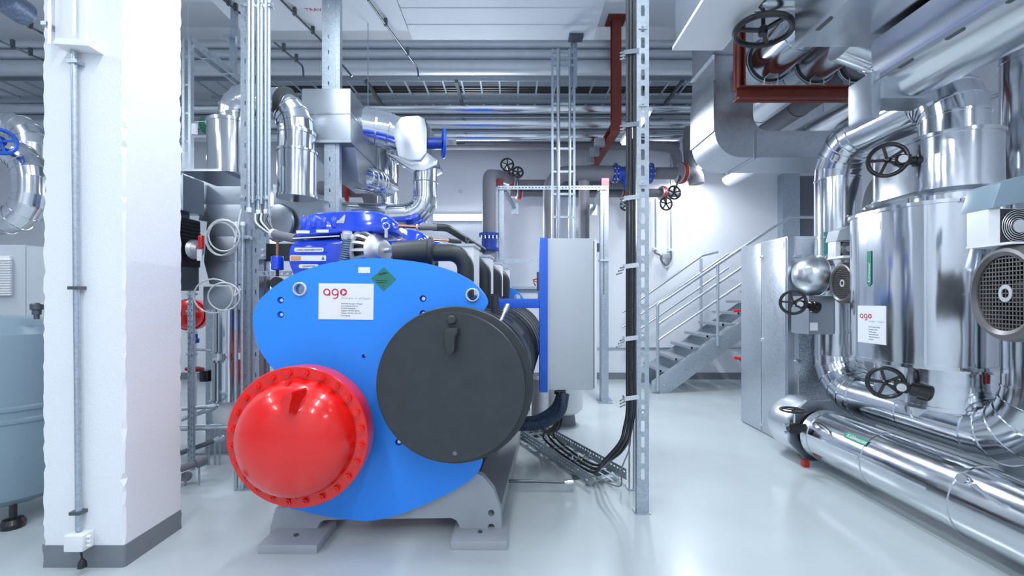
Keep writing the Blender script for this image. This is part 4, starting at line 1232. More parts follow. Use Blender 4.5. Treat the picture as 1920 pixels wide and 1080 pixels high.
# rectangular duct: down from the ceiling, round the bend, away to the right
QD, QH = 4.8, 0.6
t = Thing('rectangular_duct', 'big rectangular sheet metal duct with a bend towards the right', 'duct', P(1360, 295, QD))
outer = [(1340, -40), (1412, -40), (1412, 215)]
outer += [(1412 + 28 - 28 * math.cos(a), 215 + 30 * math.sin(a)) for a in [PI / 2 * k / 6 for k in range(1, 7)]]
outer += [(1600, 245), (1600, 295), (1390, 295)]
outer += [(1390 - 50 * math.sin(a), 245 + 50 * math.cos(a)) for a in [PI / 2 * k / 8 for k in range(1, 9)]]
t.p('casing', MB().prism(px_poly(outer, QD), (0, QH, 0)), 'galv_panel')
for poly in (([(1336, 98), (1416, 98), (1416, 102), (1336, 102)]), ([(1414, 243), (1419, 243), (1419, 297), (1414, 297)]), ([(1338, 150), (1342, 150), (1342, 245), (1338, 245)])):
    t.p('seam_flange', MB().prism(px_poly(poly, QD - 0.012), (0, QH + 0.024, 0)), 'sheet')
t.p('corner_bolt', MB().cyl(P(1317, 128, 5.1) , P(1315, 128, 5.1), 0.01, n=8), 'steel_dark')

# ================================================================ left and middle background
# slotted post with the bundle of conduits
SD = 3.6
t = Thing('slotted_post', 'tall slotted galvanised post carrying the conduit bundle', 'post', (X(460, SD), SD, 0))
strut(t, X(451, SD), X(468.5, SD), SD, 0.0, 4.9, 0.07, (0.011, 0.036), 0.166)
strut(t, X(469, SD), X(482, SD), SD + 0.03, 0.0, Z(428, SD), 0.07, (0.009, 0.036), 0.166)
t.p('foot_plate', MB().box(X(443, SD), X(490, SD), SD - 0.03, SD + 0.14, 0, 0.012), 'galv')
for k, (px, r, end, f) in enumerate(((474, 4.2, 396, 0.05), (482, 3.0, 384, 0.06), (489, 4.4, 399, 0.03), (496.5, 3.0, 385, 0.05), (502.5, 3.6, 398, 0.03), (509.5, 2.9, 414, 0.04))):
    lb = ['zinc conduit next to the slotted post in the bundle', 'second zinc conduit of the bundle beside the slotted post', 'third and thickest zinc conduit of the bundle', 'fourth zinc conduit of the bundle by the slotted post', 'fifth zinc conduit of the bundle by the slotted post', 'outermost zinc conduit of the bundle by the slotted post'][k]
    t = Thing('conduit', lb, 'conduit', P(px, end, SD), 'conduit bundle on the slotted post')
    t.p('tube', MB().cyl((X(px, SD), SD - f, Z(end, SD)), (X(px, SD), SD - f, 4.9), W(r, SD), n=14), 'galv')
    if k != 1 and k != 3:
        t.p('bushing', MB().lathe((X(px, SD), SD - f, Z(end + 5, SD)), (0, 0, 1), [(0, W(r, SD) * 1.05), (0.004, W(r, SD) * 1.12), (0.035, W(r, SD) * 1.12), (0.038, W(r, SD))], 14), 'white')
for k, (px, r) in enumerate(((447, 3.4), (459, 3.4))):
    t = Thing('conduit', ['lower zinc conduit beside the slotted post with white bushing', 'lower zinc conduit in front of the slotted post with white bushing'][k], 'conduit', P(px, 720, SD), 'lower conduits on the slotted post')
    t.p('tube', MB().cyl((X(px, SD), SD - 0.03, 0.02), (X(px, SD), SD - 0.03, Z(424, SD)), W(r, SD), n=14), 'galv')
    t.p('bushing', MB().lathe((X(px, SD), SD - 0.03, Z(425, SD)), (0, 0, 1), [(0, W(r, SD)), (0.002, W(r, SD) * 1.35), (0.032, W(r, SD) * 1.35), (0.034, W(r, SD) * 0.8)], 14), 'white')
CL = 'zinc rail clamps on the conduit bundle'
for k, (x0, x1, yy, lb) in enumerate(((452, 513, 9, 'clamp rail across the top of the conduit bundle'), (450, 505, 371, 'clamp rail across the bundle above the white bushings'), (440, 470, 445, 'clamp rail on the two lower conduits'))):
    t = Thing('clamp_rail', lb, 'clamp', P(x0, yy, SD))
    t.p('rail', MB().box(X(x0, SD), X(x1, SD), SD - 0.015, SD + 0.0, Z(yy, SD) - 0.01, Z(yy, SD) + 0.01), 'galv')
    n = 4 if k < 2 else 2
    for j in range(n):
        q = P(x0 + (x1 - x0) * (j + 0.5) / n, yy, SD - 0.055)
        t.p('clamp', MB().box(q.x - 0.014, q.x + 0.014, q.y - 0.01, q.y + 0.05, q.z - 0.014, q.z + 0.014), 'chrome', bevel=0.003)
# white coiled cables hanging from the bundle
for k, (loops, lb) in enumerate((([[(418, 445, 31, 34)], [(414, 448, 28, 31)], [(420, 442, 29, 29)]], 'coil of white cable hung on the conduit clamps'), ([[(400, 555, 37, 32)], [(420, 556, 30, 26)]], 'lower coil of white cable hung beside the post'))):
    t = Thing('cable_coil', lb, 'cable', P(415, 480 + 110 * k, SD - 0.1))
    for j, lp in enumerate(loops):
        cx_, cy_, rx, ry = lp[0]
        pts = [P(cx_ + rx * math.cos(a), cy_ + ry * math.sin(a), SD - 0.08 - 0.012 * j + 0.02 * math.sin(a)) for a in [2 * PI * i / 20 for i in range(20)]]
        t.p('loop', MB().rings([(p, pts[(i + 1) % 20] - pts[i - 1], 0.006) for i, p in enumerate(pts)], 8, closed=True), 'cable_white')
    t.p('tail', MB().tube([P(443, 430 + 110 * k, SD - 0.08), P(440, 455 + 100 * k, SD - 0.1), P(452, 392 + 150 * k, SD - 0.06)], 0.006, 8, smooth=True), 'cable_white')
# grey cables sweeping from the bundle to the compressors
for k in range(7):
    bo = V((0, 0.008 - 0.0156 * (k % 2), (k - 3) * 0.0079))
    by_ = V((0, bo.y, 0))
    one('cable', 'grey cable sweeping from the conduit bundle to the compressors', 'cable', MB().tube([P(474 + 5.8 * k, 401, SD - 0.05) + by_, P(478 + 4.4 * k, 421 - 1.6 * k, SD - 0.085) + by_, P(511, 437, 3.43) + bo, P(518, 439.8, 3.42) + bo], 0.0074, 8, smooth=True), 'cable' if k % 3 == 2 else 'cable_white' if k % 2 else 'insul_grey', 'grey cables sweeping to the compressors')
t = Thing('cable_duct', 'grey conduit arm holding the swept cables', 'conduit', P(515, 440, 3.4))
t.p('tube', MB().cyl(P(514, 439, 3.42), P(556, 448, 3.3), W(8.2, 3.4), n=18), 'insul_grey')
t.p('end_bush', MB().cyl(P(511, 438, 3.43), P(516, 439, 3.42), W(9.2, 3.4), n=18), 'white')

# bracket work behind the blue plate
t = Thing('bracket_rail', 'slotted rail and dark beam beside the blue compressor', 'rail', P(490, 520, 3.75))
t.p('bracket_plate', MB().prism(px_poly([(482, 452), (490, 444), (498, 444), (498, 486), (482, 486)], 3.6), (0, 0.01, 0)), 'galv')
for yy in (468, 479):
    t.p('bolt', MB().cyl(P(491, yy, 3.605), P(492, yy, 3.575), 0.011, n=6), 'chrome')
t.p('dark_beam', MB().box(X(497, 3.75), X(560, 3.75), 3.74, 3.8, Z(489, 3.75), Z(457, 3.75)), 'rubber')
t.p('upright', MB().box(X(483, 3.75), X(500, 3.75), 3.745, 3.80, 0.0, Z(300, 3.75)), 'galv')
t.p('slotted_rail', MB().plate([(X(482.2, 3.6), Z(518, 3.6)), (X(556, 3.6), Z(518, 3.6)), (X(556, 3.6), Z(508, 3.6)), (X(482.2, 3.6), Z(508, 3.6))], [rrect(X(490 + 11 * k, 3.6), X(496 + 11 * k, 3.6), Z(515, 3.6), Z(511, 3.6), 0.004, 2) for k in range(6)], lambda a, b, w: (a, 3.61 + w, b), 0.01), 'galv')
t.p('pipe_stub', MB().cyl(P(519, 531, 3.6), P(524, 531, 4.0), W(12, 3.6), n=24), 'rubber')
t.p('pipe_stub', MB().cyl(P(541, 529, 3.65), P(545, 529, 4.0), W(8, 3.6), n=24), 'rubber')
t = Thing('filter_drier', 'small blue filter cylinder with a copper pipe on top', 'filter', P(520, 508, 3.45))
t.p('body', MB().lathe(P(520, 507, 3.45), (0, 0, 1), [(0, 0.03), (0.006, 0.044), (0.02, 0.045), (0.09, 0.045), (0.105, 0.042), (0.11, 0.03)], 24), 'comp_blue')
t.p('copper_pipe', MB().cyl(P(520, 481, 3.45), P(520, 453, 3.45), 0.010, n=12), 'copper')
t.p('bottom_stub', MB().cyl(P(520, 507, 3.45), P(520, 518, 3.45), 0.011, n=12), 'black')

# arched clad pipe with valve jackets behind the post
AD = 3.98
t = Thing('arch_pipe', 'metal clad pipe arching behind the conduit bundle with a black rubber joint', 'pipe', P(437, 330, AD))
clad(t, [P(443, 260, AD), P(443, 182, AD), P(556, 205, AD), P(552, 330, AD)], W(30, AD), 'alu', R=0.22, seg=5, n=36, pitch=0.5)
bcn = P(531, 199, AD)
t.p('rubber_joint', MB().lathe(bcn, P(556, 205, AD) - P(443, 182, AD), [(-0.02, W(32, AD)), (0.0, W(35, AD)), (0.045, W(35, AD)), (0.055, W(32, AD))], 36), 'rubber')
t = Thing('valve_jacket', 'upright metal valve jacket beside the green pipe end', 'valve', P(437, 332, AD))
t.p('jacket_body', MB().lathe(P(437, 332, AD), (0, 0, 1), [(0, W(44, AD)), (0.02, W(44, AD)), (0.02, W(42, AD)), (W(94, AD), W(42, AD)), (W(94, AD), W(44, AD)), (W(100, AD), W(44, AD)), (W(100, AD), W(32, AD))], 40), 'alu')
t.p('tray_plate', MB().box(X(372, AD), X(450, AD), AD - 0.25, AD + 0.25, Z(336, AD), Z(332, AD)), 'alu_fine')
t = Thing('valve_jacket', 'upright metal valve jacket below the black rubber joint', 'valve', P(556, 372, AD))
t.p('jacket_body', MB().lathe(P(557, 372, AD), (0, 0, 1), [(0, W(36, AD)), (0.02, W(36, AD)), (0.02, W(34, AD)), (W(84, AD), W(34, AD)), (W(84, AD), W(36, AD)), (W(88, AD), W(36, AD)), (W(88, AD), W(30, AD)), (W(118, AD), W(31, AD)), (W(118, AD), W(33, AD)), (W(124, AD), W(33, AD))], 40), 'alu')
AD = 4.6
t = Thing('green_pipe_end', 'green painted pipe end cap behind the valve jacket', 'pipe', P(400, 235, 5.2))
t.p('pipe', MB().lathe(P(420, 236, 5.2), (-1, 0, 0), [(-0.4, W(18, 5.2)), (W(24, 5.2), W(18, 5.2)), (W(36, 5.2), W(16, 5.2)), (W(41, 5.2), W(10, 5.2)), (W(42, 5.2), 0.01)], 28), 'green_pipe')
t.p('seam', MB().box(X(379, 5.2), X(420, 5.2), 5.08, 5.085, Z(236, 5.2), Z(235, 5.2)), 'white')

# sheet metal casing under the left jacket
t = Thing('sheet_casing', 'angular sheet metal insulation casing below the valve jacket', 'casing', P(410, 575, AD))
secs = [((379, 336), (450, 384)), ]
t.p('upper_casing', MB().prism(px_poly([(379, 336), (478, 336), (478, 383), (378, 383)], AD - 0.2), (0, 0.45, 0)), 'sheet', bevel=0.004)
t.p('shoulder', MB().prism(px_poly([(378, 383), (478, 383), (478, 442), (386, 442), (388, 415), (372, 413)], AD - 0.2), (0, 0.45, 0)), 'sheet', bevel=0.003)
t.p('middle_casing', MB().prism(px_poly([(386, 442), (478, 442), (478, 490), (382, 490)], AD - 0.19), (0, 0.43, 0)), 'sheet', bevel=0.003)
t.p('pale_casing', MB().prism(px_poly([(382, 490), (478, 490), (478, 533), (393, 533)], AD - 0.21), (0, 0.45, 0)), 'sheet', bevel=0.003)
t.p('lower_casing', MB().prism(px_poly([(381, 537), (478, 537), (478, 580), (381, 580)], AD - 0.2), (0, 0.45, 0)), 'sheet', bevel=0.003)
t.p('post_leg', MB().box(X(378, AD), X(390, AD), AD + 0.06, AD + 0.14, 0.0, Z(575, AD)), 'galv')
t = Thing('sheet_casing', 'pale sheet metal casing behind the compressor and the duct post', 'casing', P(560, 440, 4.7))
t.p('box', MB().prism(px_poly([(512, 345), (606, 366), (606, 440), (512, 440)], 4.45), (0, 0.5, 0)), 'sheet', bevel=0.004)
t.p('side_box', MB().prism(px_poly([(604, 370), (650, 388), (650, 440), (604, 440)], 4.6), (0, 0.4, 0)), 'sheet', bevel=0.004)
t.p('dome', MB().lathe(P(522, 418, 4.45), (-0.3, -1, 0), [(0, 0.19), (0.02, 0.18), (0.035, 0.12), (0.04, 0.01)], 32), 'sheet')
t.p('leg', MB().box(X(560, 4.7), X(572, 4.7), 4.7, 4.78, 0.0, Z(438, 4.7)), 'galv')
# lower cylinder jackets
t = Thing('cylinder_jacket', 'stacked metal cylinder jackets standing on a pale base behind the red dome', 'pump jacket', P(428, 800, AD))
for y0, y1, r, m in ((660, 580, 27, 'alu'), (748, 672, 30, 'alu')):
    t.p('jacket_body', MB().lathe(P(430, y0, AD), (0, 0, 1), [(0, W(r + 2, AD)), (0.015, W(r + 2, AD)), (0.015, W(r, AD)), (W(y0 - y1 - 4, AD), W(r, AD)), (W(y0 - y1 - 4, AD), W(r + 2, AD)), (W(y0 - y1, AD), W(r + 2, AD)), (W(y0 - y1, AD), W(r * 0.6, AD))], 36), m)
t.p('neck', MB().cyl(P(430, 672, AD), P(430, 660, AD), W(16, AD), n=24), 'alu')
t.p('pump_base', MB().lathe(P(430, 800, AD), (0, 0, 1), [(0, W(24, AD)), (W(30, AD), W(26, AD)), (W(52, AD), W(22, AD))], 32), 'white')
t.p('plinth', MB().box(X(404, AD), X(452, AD), AD - 0.15, AD + 0.15, 0.0, Z(798, AD)), 'base_paint')
t.p('plinth_foot', MB().box(X(392, AD), X(456, AD), AD - 0.2, AD + 0.2, 0.0, 0.015), 'galv')
t.p('gearbox', MB().box(X(386, AD), X(402, AD), AD - 0.1, AD, Z(713, AD), Z(692, AD)), 'black', bevel=0.01)

# dark finned motor and small things between the column and the casing
t = Thing('finned_motor', 'dark motor with cooling ribs between the column and the sheet casing', 'motor', P(350, 500, 4.3))
ax = V((1, -0.15, 0))
seq = [(-0.5, W(46, 4.3))]
for k in range(12):
    a = -0.45 + k * 0.045
    seq += [(a, W(44, 4.3)), (a, W(52, 4.3)), (a + 0.015, W(52, 4.3)), (a + 0.015, W(44, 4.3))]
seq += [(0.1, W(38, 4.3)), (0.14, W(28, 4.3)), (0.2, W(20, 4.3))]
t.p('core', MB().box(X(325, 4.3), X(366, 4.3), 4.12, 4.38, Z(502, 4.3), Z(412, 4.3)), 'motor_dark', bevel=0.02)
for k in range(13):
    zz = Z(498 - 6.6 * k, 4.3)
    t.p('cooling_fin', MB().box(X(322, 4.3), X(370 - 0.5 * abs(k - 6), 4.3), 4.06, 4.36, zz - 0.006, zz + 0.006), 'motor_dark')
t.p('end_bell', MB().lathe(P(362, 468, 4.16), (1, -0.1, 0), [(0, 0.09), (0.04, 0.085), (0.07, 0.05), (0.075, 0.01)], 24), 'cast_alu')
t.p('red_cap', MB().box(X(372, 4.1), X(380, 4.1), 4.09, 4.13, Z(466, 4.1), Z(441, 4.1)), 'red', bevel=0.008)
t.p('maker_label', MB().box(X(372, 4.1), X(381, 4.1), 4.08, 4.09, Z(489, 4.1), Z(468, 4.1)), 'white')
t.p('terminal_box', MB().box(X(330, 4.3), X(372, 4.3), 4.1, 4.38, Z(402, 4.3), Z(338, 4.3)), 'sheet', bevel=0.006)
t.p('conduit_box', MB().box(X(330, 4.3), X(356, 4.3), 4.03, 4.3, Z(440, 4.3), Z(402, 4.3)), 'galv_blue', bevel=0.006)
t.p('stand', MB().box(X(326, 4.3), X(362, 4.3), 4.1, 4.38, Z(545, 4.3), Z(500, 4.3)), 'steel_dark')
t.p('stand_leg', MB().box(X(324, 4.3), X(332, 4.3), 4.2, 4.3, 0.0, Z(544, 4.3)), 'steel_dark')
t = Thing('rear_vessel', 'red domed end of a second machine seen past the column', 'vessel', P(355, 640, 5.2))
t.p('dome', MB().lathe(P(352, 590, 5.1), (0.25, -1, 0), [(0, W(27, 5.1)), (0.05, W(25, 5.1)), (0.1, W(17, 5.1)), (0.12, 0.01)], 28), 'red')
t.p('flange', MB().lathe(P(356, 590, 5.16), (0.25, -1, 0), [(-0.1, W(30, 5.1)), (0.03, W(30, 5.1))], 28), 'red')
t.p('support', MB().box(X(352, 5.2), X(358, 5.2), 5.2, 5.3, 0.0, Z(600, 5.2)), 'galv')
t = Thing('strut_rack', 'slotted galvanised rack between the column and the cylinder jackets', 'rack', P(350, 735, 4.0))
strut(t, X(357, 4.0), X(362, 4.0), 4.0, 0.0, Z(545, 4.0), 0.03, (0.008, 0.018), 0.05)
strut(t, X(344, 4.0), X(348, 4.0), 4.05, 0.0, Z(545, 4.0), 0.03, (0.008, 0.018), 0.05)
for yy in (550, 582, 622, 664):
    t.p('crossbar', MB().box(X(344, 4.0), X(362, 4.0), 4.03, 4.06, Z(yy + 3, 4.0), Z(yy, 4.0)), 'galv')
t.p('small_pipe', MB().tube([P(362, 656, 4.1), P(372, 655, 4.1), P(396, 657, 4.1)], 0.012, 10), 'galv')
t.p('small_valve', MB().lathe(P(366, 643, 4.1), (0, 0, 1), [(0, 0.03), (0.03, 0.034), (0.05, 0.02), (0.08, 0.02)], 14), 'valve_blue')
t.p('bronze_valve', MB().lathe(P(365, 692, 4.1), (1, 0, 0), [(-0.08, 0.015), (-0.02, 0.025), (0.04, 0.025), (0.08, 0.015)], 16), 'maroon')
for k, (a, b, r, m) in enumerate((((335, 768), (402, 762), 3.4, 'galv'), ((335, 792), (398, 766), 3.8, 'galv'), ((335, 804), (425, 802), 4.0, 'galv'), ((335, 800), (415, 797), 2.4, 'galv'), ((335, 852), (414, 822), 4.6, 'steel_dark'), ((335, 886), (380, 864), 7.0, 'insul_grey'), ((335, 898), (350, 893), 6.5, 'insul_grey'))):
    lb = ['thin zinc pipe leaving the column, topmost of the floor pipes', 'slanting zinc pipe just under the topmost floor pipe', 'level zinc pipe with a flange joint behind the red dome', 'thin zinc rod lying above the level zinc pipe', 'slanting dark steel pipe behind the red dome', 'thick grey capped pipe stub near the column foot', 'short thick pipe stub lowest beside the column'][k]
    t = Thing('floor_pipework', lb, 'pipe', P(b[0], b[1], 4.0))
    dd = 4.0 if k < 5 else 3.55
    t.p('tube', MB().cyl(P(a[0] - 60, a[1] + (a[1] - b[1]) * 0.7, dd), P(b[0], b[1], dd + 0.15), W(r, dd), n=14), m)
    t.p('end_fitting', MB().lathe(P(b[0], b[1], dd + 0.15), P(b[0], b[1], dd + 0.15) - P(a[0], a[1], dd), [(-0.05, W(r, dd) * 1.3), (0.0, W(r, dd) * 1.45), (0.02, W(r, dd) * 1.3), (0.03, W(r, dd) * 0.8)], 12), 'galv' if k < 5 else m)
    q = P(b[0], b[1], dd + 0.15).lerp(P(a[0], a[1], dd), 0.15)
    t.p('leg', MB().cyl(q, (q.x, q.y, 0.0), 0.007, n=8), 'galv')

# blue-grey cable ladder: comes forward under the ceiling and drops beside the column
t = Thing('drop_ladder', 'blue-grey cable ladder dropping beside the column from a ceiling run', 'cable ladder', P(350, 80, 4.5))
za_ = Z(78, 4.5)
for px in (346, 357.5):
    t.p('upright', MB().box(X(px - 2.4, 4.5), X(px + 2.4, 4.5), 4.48, 4.53, 2.64, za_), 'galv')
for k in range(6):
    zz = za_ - 0.15 - 0.28 * k
    t.p('rung', MB().box(X(346, 4.5), X(357, 4.5), 4.49, 4.51, zz - 0.01, zz + 0.01), 'galv')
for px in (344, 362):
    t.p('side_rail', MB().bar((X(px, 4.5), 4.5, za_), (X(px, 4.5) + 0.05, 7.0, za_), 0.02, 0.07), 'galv')
for k in range(7):
    yy = 4.75 + 0.32 * k
    t.p('rung', MB().box(X(344, 4.5), X(362, 4.5) + 0.05, yy, yy + 0.025, za_ - 0.03, za_ - 0.01), 'galv')
t.p('strip_plate', MB().box(X(360, 4.45), X(368, 4.45), 4.44, 4.47, Z(252, 4.45), Z(232, 4.45)), 'white')
t = Thing('ceiling_hanger', 'blue-grey slotted hanger with a head plate above the green pipe', 'hanger', P(435, 72, 5.2))
zz0, zz1 = Z(145, 5.2), Z(73, 5.2)
strut(t, X(430, 5.2), X(441, 5.2), 5.2, zz0, zz1, 0.04, (0.01, 0.03), 0.06, 'galv')
t.p('head_plate', MB().box(X(421, 5.2), X(450, 5.2), 5.15, 5.32, zz1, zz1 + 0.025), 'galv')
t.p('ceiling_stub', MB().box(X(430, 5.2), X(441, 5.2), 5.22, 5.26, zz1, 4.9), 'galv')

# rectangular duct behind the compressors, its posts, and the pipe off its side
UD = 4.2
t = Thing('plenum_duct', 'rectangular sheet metal plenum duct with a seam and pipe stub', 'duct', P(610, 262, UD))
t.p('casing', MB().box(X(566, UD), X(657, UD), UD, 5.05, Z(263, UD), Z(166, UD)), 'sheet', bevel=0.006)
t.p('seam', MB().box(X(557, UD), X(658, UD), UD - 0.006, 5.05, Z(214, UD), Z(212, UD)), 'alu_fine')
t.p('lower_flange', MB().box(X(552, UD), X(659, UD), UD - 0.012, 5.06, Z(268, UD), Z(263, UD)), 'sheet')
t.p('bottom_hood', MB().loft([[V((X(566, UD), UD + 0.12, Z(268, UD))), V((X(657, UD), UD + 0.12, Z(268, UD))), V((X(657, UD), 5.05, Z(268, UD))), V((X(560, UD), 5.05, Z(268, UD)))], [V((X(612, UD), UD + 0.30, Z(268, UD) - 0.28)), V((X(652, UD), UD + 0.30, Z(268, UD) - 0.28)), V((X(652, UD), 5.0, Z(268, UD) - 0.28)), V((X(612, UD), 5.0, Z(268, UD) - 0.28))]]), 'sheet')
t = Thing('duct_hanger', 'slotted galvanised hanger between the ceiling slab and the plenum duct', 'hanger', P(615, 165, UD + 0.1))
strut(t, X(602, UD), X(627, UD), UD + 0.02, Z(168, UD), 4.9, 0.06, (0.012, 0.036), 0.144)
t.p('edge_channel', MB().box(X(627, UD), X(635, UD), UD + 0.03, UD + 0.09, Z(168, UD), 4.9), 'galv')
t = Thing('duct_post', 'slotted galvanised post standing under the plenum duct', 'post', P(618, 430, UD))
strut(t, X(606, UD), X(627, UD), UD + 0.02, 0.0, Z(268, UD), 0.07, (0.012, 0.036), 0.144)
t.p('edge_channel', MB().box(X(627, UD), X(634, UD), UD + 0.03, UD + 0.09, 0.0, Z(268, UD)), 'galv')
t.p('bolt_arm', MB().cyl(P(597, 374, UD), P(617, 379, UD), 0.008, n=8), 'chrome')
t = Thing('side_pipe', 'segmented metal clad pipe leaving the plenum duct sideways and turning down', 'pipe', P(720, 245, 4.7))
clad(t, [P(655, 232, 4.65), P(716, 242, 4.75), P(790, 268, 4.9)], W(33, 4.7), 'alu', R=0.9, seg=5, n=36, b=0.006)
t.p('mouth_ring', MB().torus(P(672, 236, 4.68), P(716, 242, 4.75) - P(655, 232, 4.65), W(35, 4.7), 0.008, 36, 6), 'rubber')
t = Thing('lower_elbow', 'bulging metal clad elbow under the plenum duct', 'pipe', P(700, 345, 4.9))
clad(t, [P(666, 330, 4.75), P(702, 339, 4.93), P(727, 354, 5.3)], 0.132, 'alu', R=0.3, seg=4, n=32, b=0.006)
t = Thing('valve_casing', 'faceted metal valve casing with a blue handwheel', 'valve', P(780, 320, 4.8))
t.p('casing', MB().prism(px_poly([(735, 237), (752, 219), (784, 216), (796, 222), (800, 240), (800, 285), (788, 300), (768, 300), (745, 292)], 4.62), (0.02, 0.42, 0)), 'alu_fine', bevel=0.012)
t.p('skirt', MB().prism(px_poly([(722, 285), (768, 300), (800, 285), (820, 300), (820, 308), (795, 320), (772, 318)], 4.66), (0, 0.35, 0)), 'alu', bevel=0.006)
t.p('blue_neck', MB().cyl(P(800, 269, 4.7), P(830, 269, 4.7), W(10.5, 4.7), n=24), 'valve_blue')
t.p('neck_flange', MB().cyl(P(798, 269, 4.7), P(803, 269, 4.7), W(14, 4.7), n=24), 'valve_blue')
rim = t.p('handwheel', MB().torus(P(832, 269, 4.7), (1, 0.25, 0), W(25, 4.7), 0.016, 36, 10), 'frame_blue')
for k in range(4):
    a = k * PI / 2 + 0.4
    c = P(832, 269, 4.7)
    e = V((-0.24 * math.cos(a), 0.97 * math.cos(a), math.sin(a)))
    t.p('spoke', MB().bar(c, c + e * W(25, 4.7), 0.018, 0.012), 'frame_blue', rim)
t.p('spindle', MB().box(X(833, 4.7), X(856, 4.7), 4.67, 4.73, Z(274, 4.7), Z(264, 4.7)), 'insul_grey')
t.p('spindle_tip', MB().cyl(P(856, 269, 4.7), P(872, 269, 4.7), 0.006, n=8), 'black')
t = Thing('drop_pipe', 'upright metal clad pipe below the faceted casing, elbowed at its foot', 'pipe', P(797, 415, 4.8))
clad(t, [P(797, 316, 4.8), P(797, 404, 4.8), P(728, 406, 4.8)], W(22, 4.8), 'alu', R=0.2, seg=5, n=32)
t.p('collar_ring', MB().torus(P(797, 343, 4.8), (0, 0, 1), W(22.5, 4.8), 0.006, 32, 6), 'alu_fine')
t = Thing('drop_pipe', 'upright metal clad pipe between the bulging elbow and the wall', 'pipe', P(725, 395, 5.3))
clad(t, [P(727, 262, 5.3), P(727, 470, 5.3)], W(21, 5.3), 'alu', pitch=0.4, n=32)
t = Thing('level_pipe', 'level metal clad pipe stub with a pale conical end', 'pipe', P(690, 390, 5.0))
clad(t, [P(600, 392, 5.0), P(735, 396, 5.0)], W(14, 5.0), 'alu', n=28)
t.p('cone_end', MB().lathe(P(730, 395, 4.98), (1, 0, 0.02), [(0, W(15, 5.0)), (0.05, W(13, 5)), (0.1, W(5, 5))], 24), 'white_panel')
t = Thing('red_valve', 'small red butterfly valve with a black handwheel behind the duct post', 'valve', P(650, 380, 5.6))
t.p('valve_body', MB().torus(P(651, 358, 5.6), (1, 0.3, 0), W(16, 5.6), W(5, 5.6), 28, 10), 'red_valve')
t.p('grey_pipe', MB().tube([P(600, 355, 5.6), P(690, 355, 5.6), P(700, 385, 5.6)], W(15, 5.6), 20, 0.12, 6), 'insul_grey')
handwheel(t, P(651, 327, 5.5), (0, 0, 1), W(14, 5.5), 0.012, 4)
t.p('stem', MB().cyl(P(651, 340, 5.55), P(651, 327, 5.5), 0.008, n=8), 'steel_dark')
t.p('hanger_rod', MB().cyl(P(690, 355, 5.6), (X(690, 5.6), 5.6, 4.9), 0.006, n=6), 'galv')

# ---------------------------------------------------------------- left of the column
t = Thing('expansion_tank', 'blue-grey pressure tank with a rounded top beside the column', 'tank', (X(15, 3.15), 3.15, 0))
tx, tz0, tz1 = X(18, 3.15), 0.10, Z(600, 2.95)
R_ = 0.34
prof = [(0.0, 0.02), (0.012, 0.14), (0.04, 0.25), (0.09, 0.32), (0.15, R_), (0.58, R_), (0.59, R_ + 0.01), (0.61, R_ + 0.01), (0.62, R_), (0.66, R_), (0.67, R_ + 0.01), (0.69, R_ + 0.01), (0.70, R_), (1.08, R_), (1.16, 0.325), (1.22, 0.28), (1.26, 0.2), (1.28, 0.1), (1.285, 0.02)]
t.p('vessel', MB().lathe((tx, 3.15, 0.11), (0, 0, 1), prof, 56), 'tank_grey', sharp=25)
for a in (-0.7, 0.9, 2.6):
    c = V((tx + 0.24 * math.sin(a), 3.15 - 0.24 * math.cos(a), 0))
    t.p('foot', MB().lathe(c, (0, 0, 1), [(0, 0.06), (0.03, 0.065), (0.06, 0.05), (0.065, 0.02), (0.17, 0.02)], 20), 'black')
q = V((X(54, 3.0), 3.05, 1.37))
t.p('air_vent', MB().lathe(q, (0, 0, 1), [(0, 0.015), (0.03, 0.015), (0.03, 0.024), (0.06, 0.024), (0.065, 0.034), (0.10, 0.034), (0.11, 0.02)], 16), 'steel_dark')
t = Thing('louvred_cabinet', 'pale grey cabinet with a louvred vent behind the pressure tank', 'cabinet', P(40, 700, 3.9))
t.p('body', MB().box(X(-160, 3.9), X(48, 3.9), 3.9, 4.6, 0.0, Z(459, 3.9)), 'cabinet_grey', bevel=0.004)
t.p('body', MB().box(X(49, 3.9), X(120, 3.9), 3.9, 4.6, 0.0, Z(463, 3.9)), 'cabinet_grey', bevel=0.004)
v_ = t.p('vent_frame', MB().box(X(-30, 3.9), X(23, 3.9), 3.88, 3.9, Z(554, 3.9), Z(480, 3.9)), 'white')
for k in range(15):
    zz = Z(552 - 4.7 * k, 3.88)
    t.p('slat', MB().quad_box([(X(-29, 3.88), 3.866, zz - 0.008), (X(22, 3.88), 3.866, zz - 0.008), (X(22, 3.88), 3.882, zz), (X(-29, 3.88), 3.882, zz), (X(-29, 3.88), 3.866, zz - 0.003), (X(22, 3.88), 3.866, zz - 0.003), (X(22, 3.88), 3.882, zz + 0.005), (X(-29, 3.88), 3.882, zz + 0.005)]), 'white', v_)
t = Thing('elbow_pipe', 'metal clad pipe in a double bend beyond the left side of the column', 'pipe', P(50, 440, 4.6))
clad(t, [P(-40, 262, 4.6), P(57, 300, 4.6), P(57, 408, 4.6), P(-60, 422, 4.6)], W(25, 4.6), 'alu', R=0.26, seg=4, n=32)
t.p('floor_stub', MB().cyl(P(-40, 262, 4.6), P(-40, 300, 4.6), W(20, 4.6), n=24), 'alu')
t = Thing('elbow_pipe', 'upright metal clad pipe rising above the double bend at the left', 'pipe', P(55, 300, 5.0))
clad(t, [P(-30, 235, 5.0), P(58, 240, 5.0), P(58, 320, 5.0)], W(24, 5.0), 'alu_fine', R=0.2, seg=4, n=32)
t = Thing('blue_handwheel_valve', 'blue handwheel on the double bend pipe at the left', 'valve', P(0, 268, 4.4))
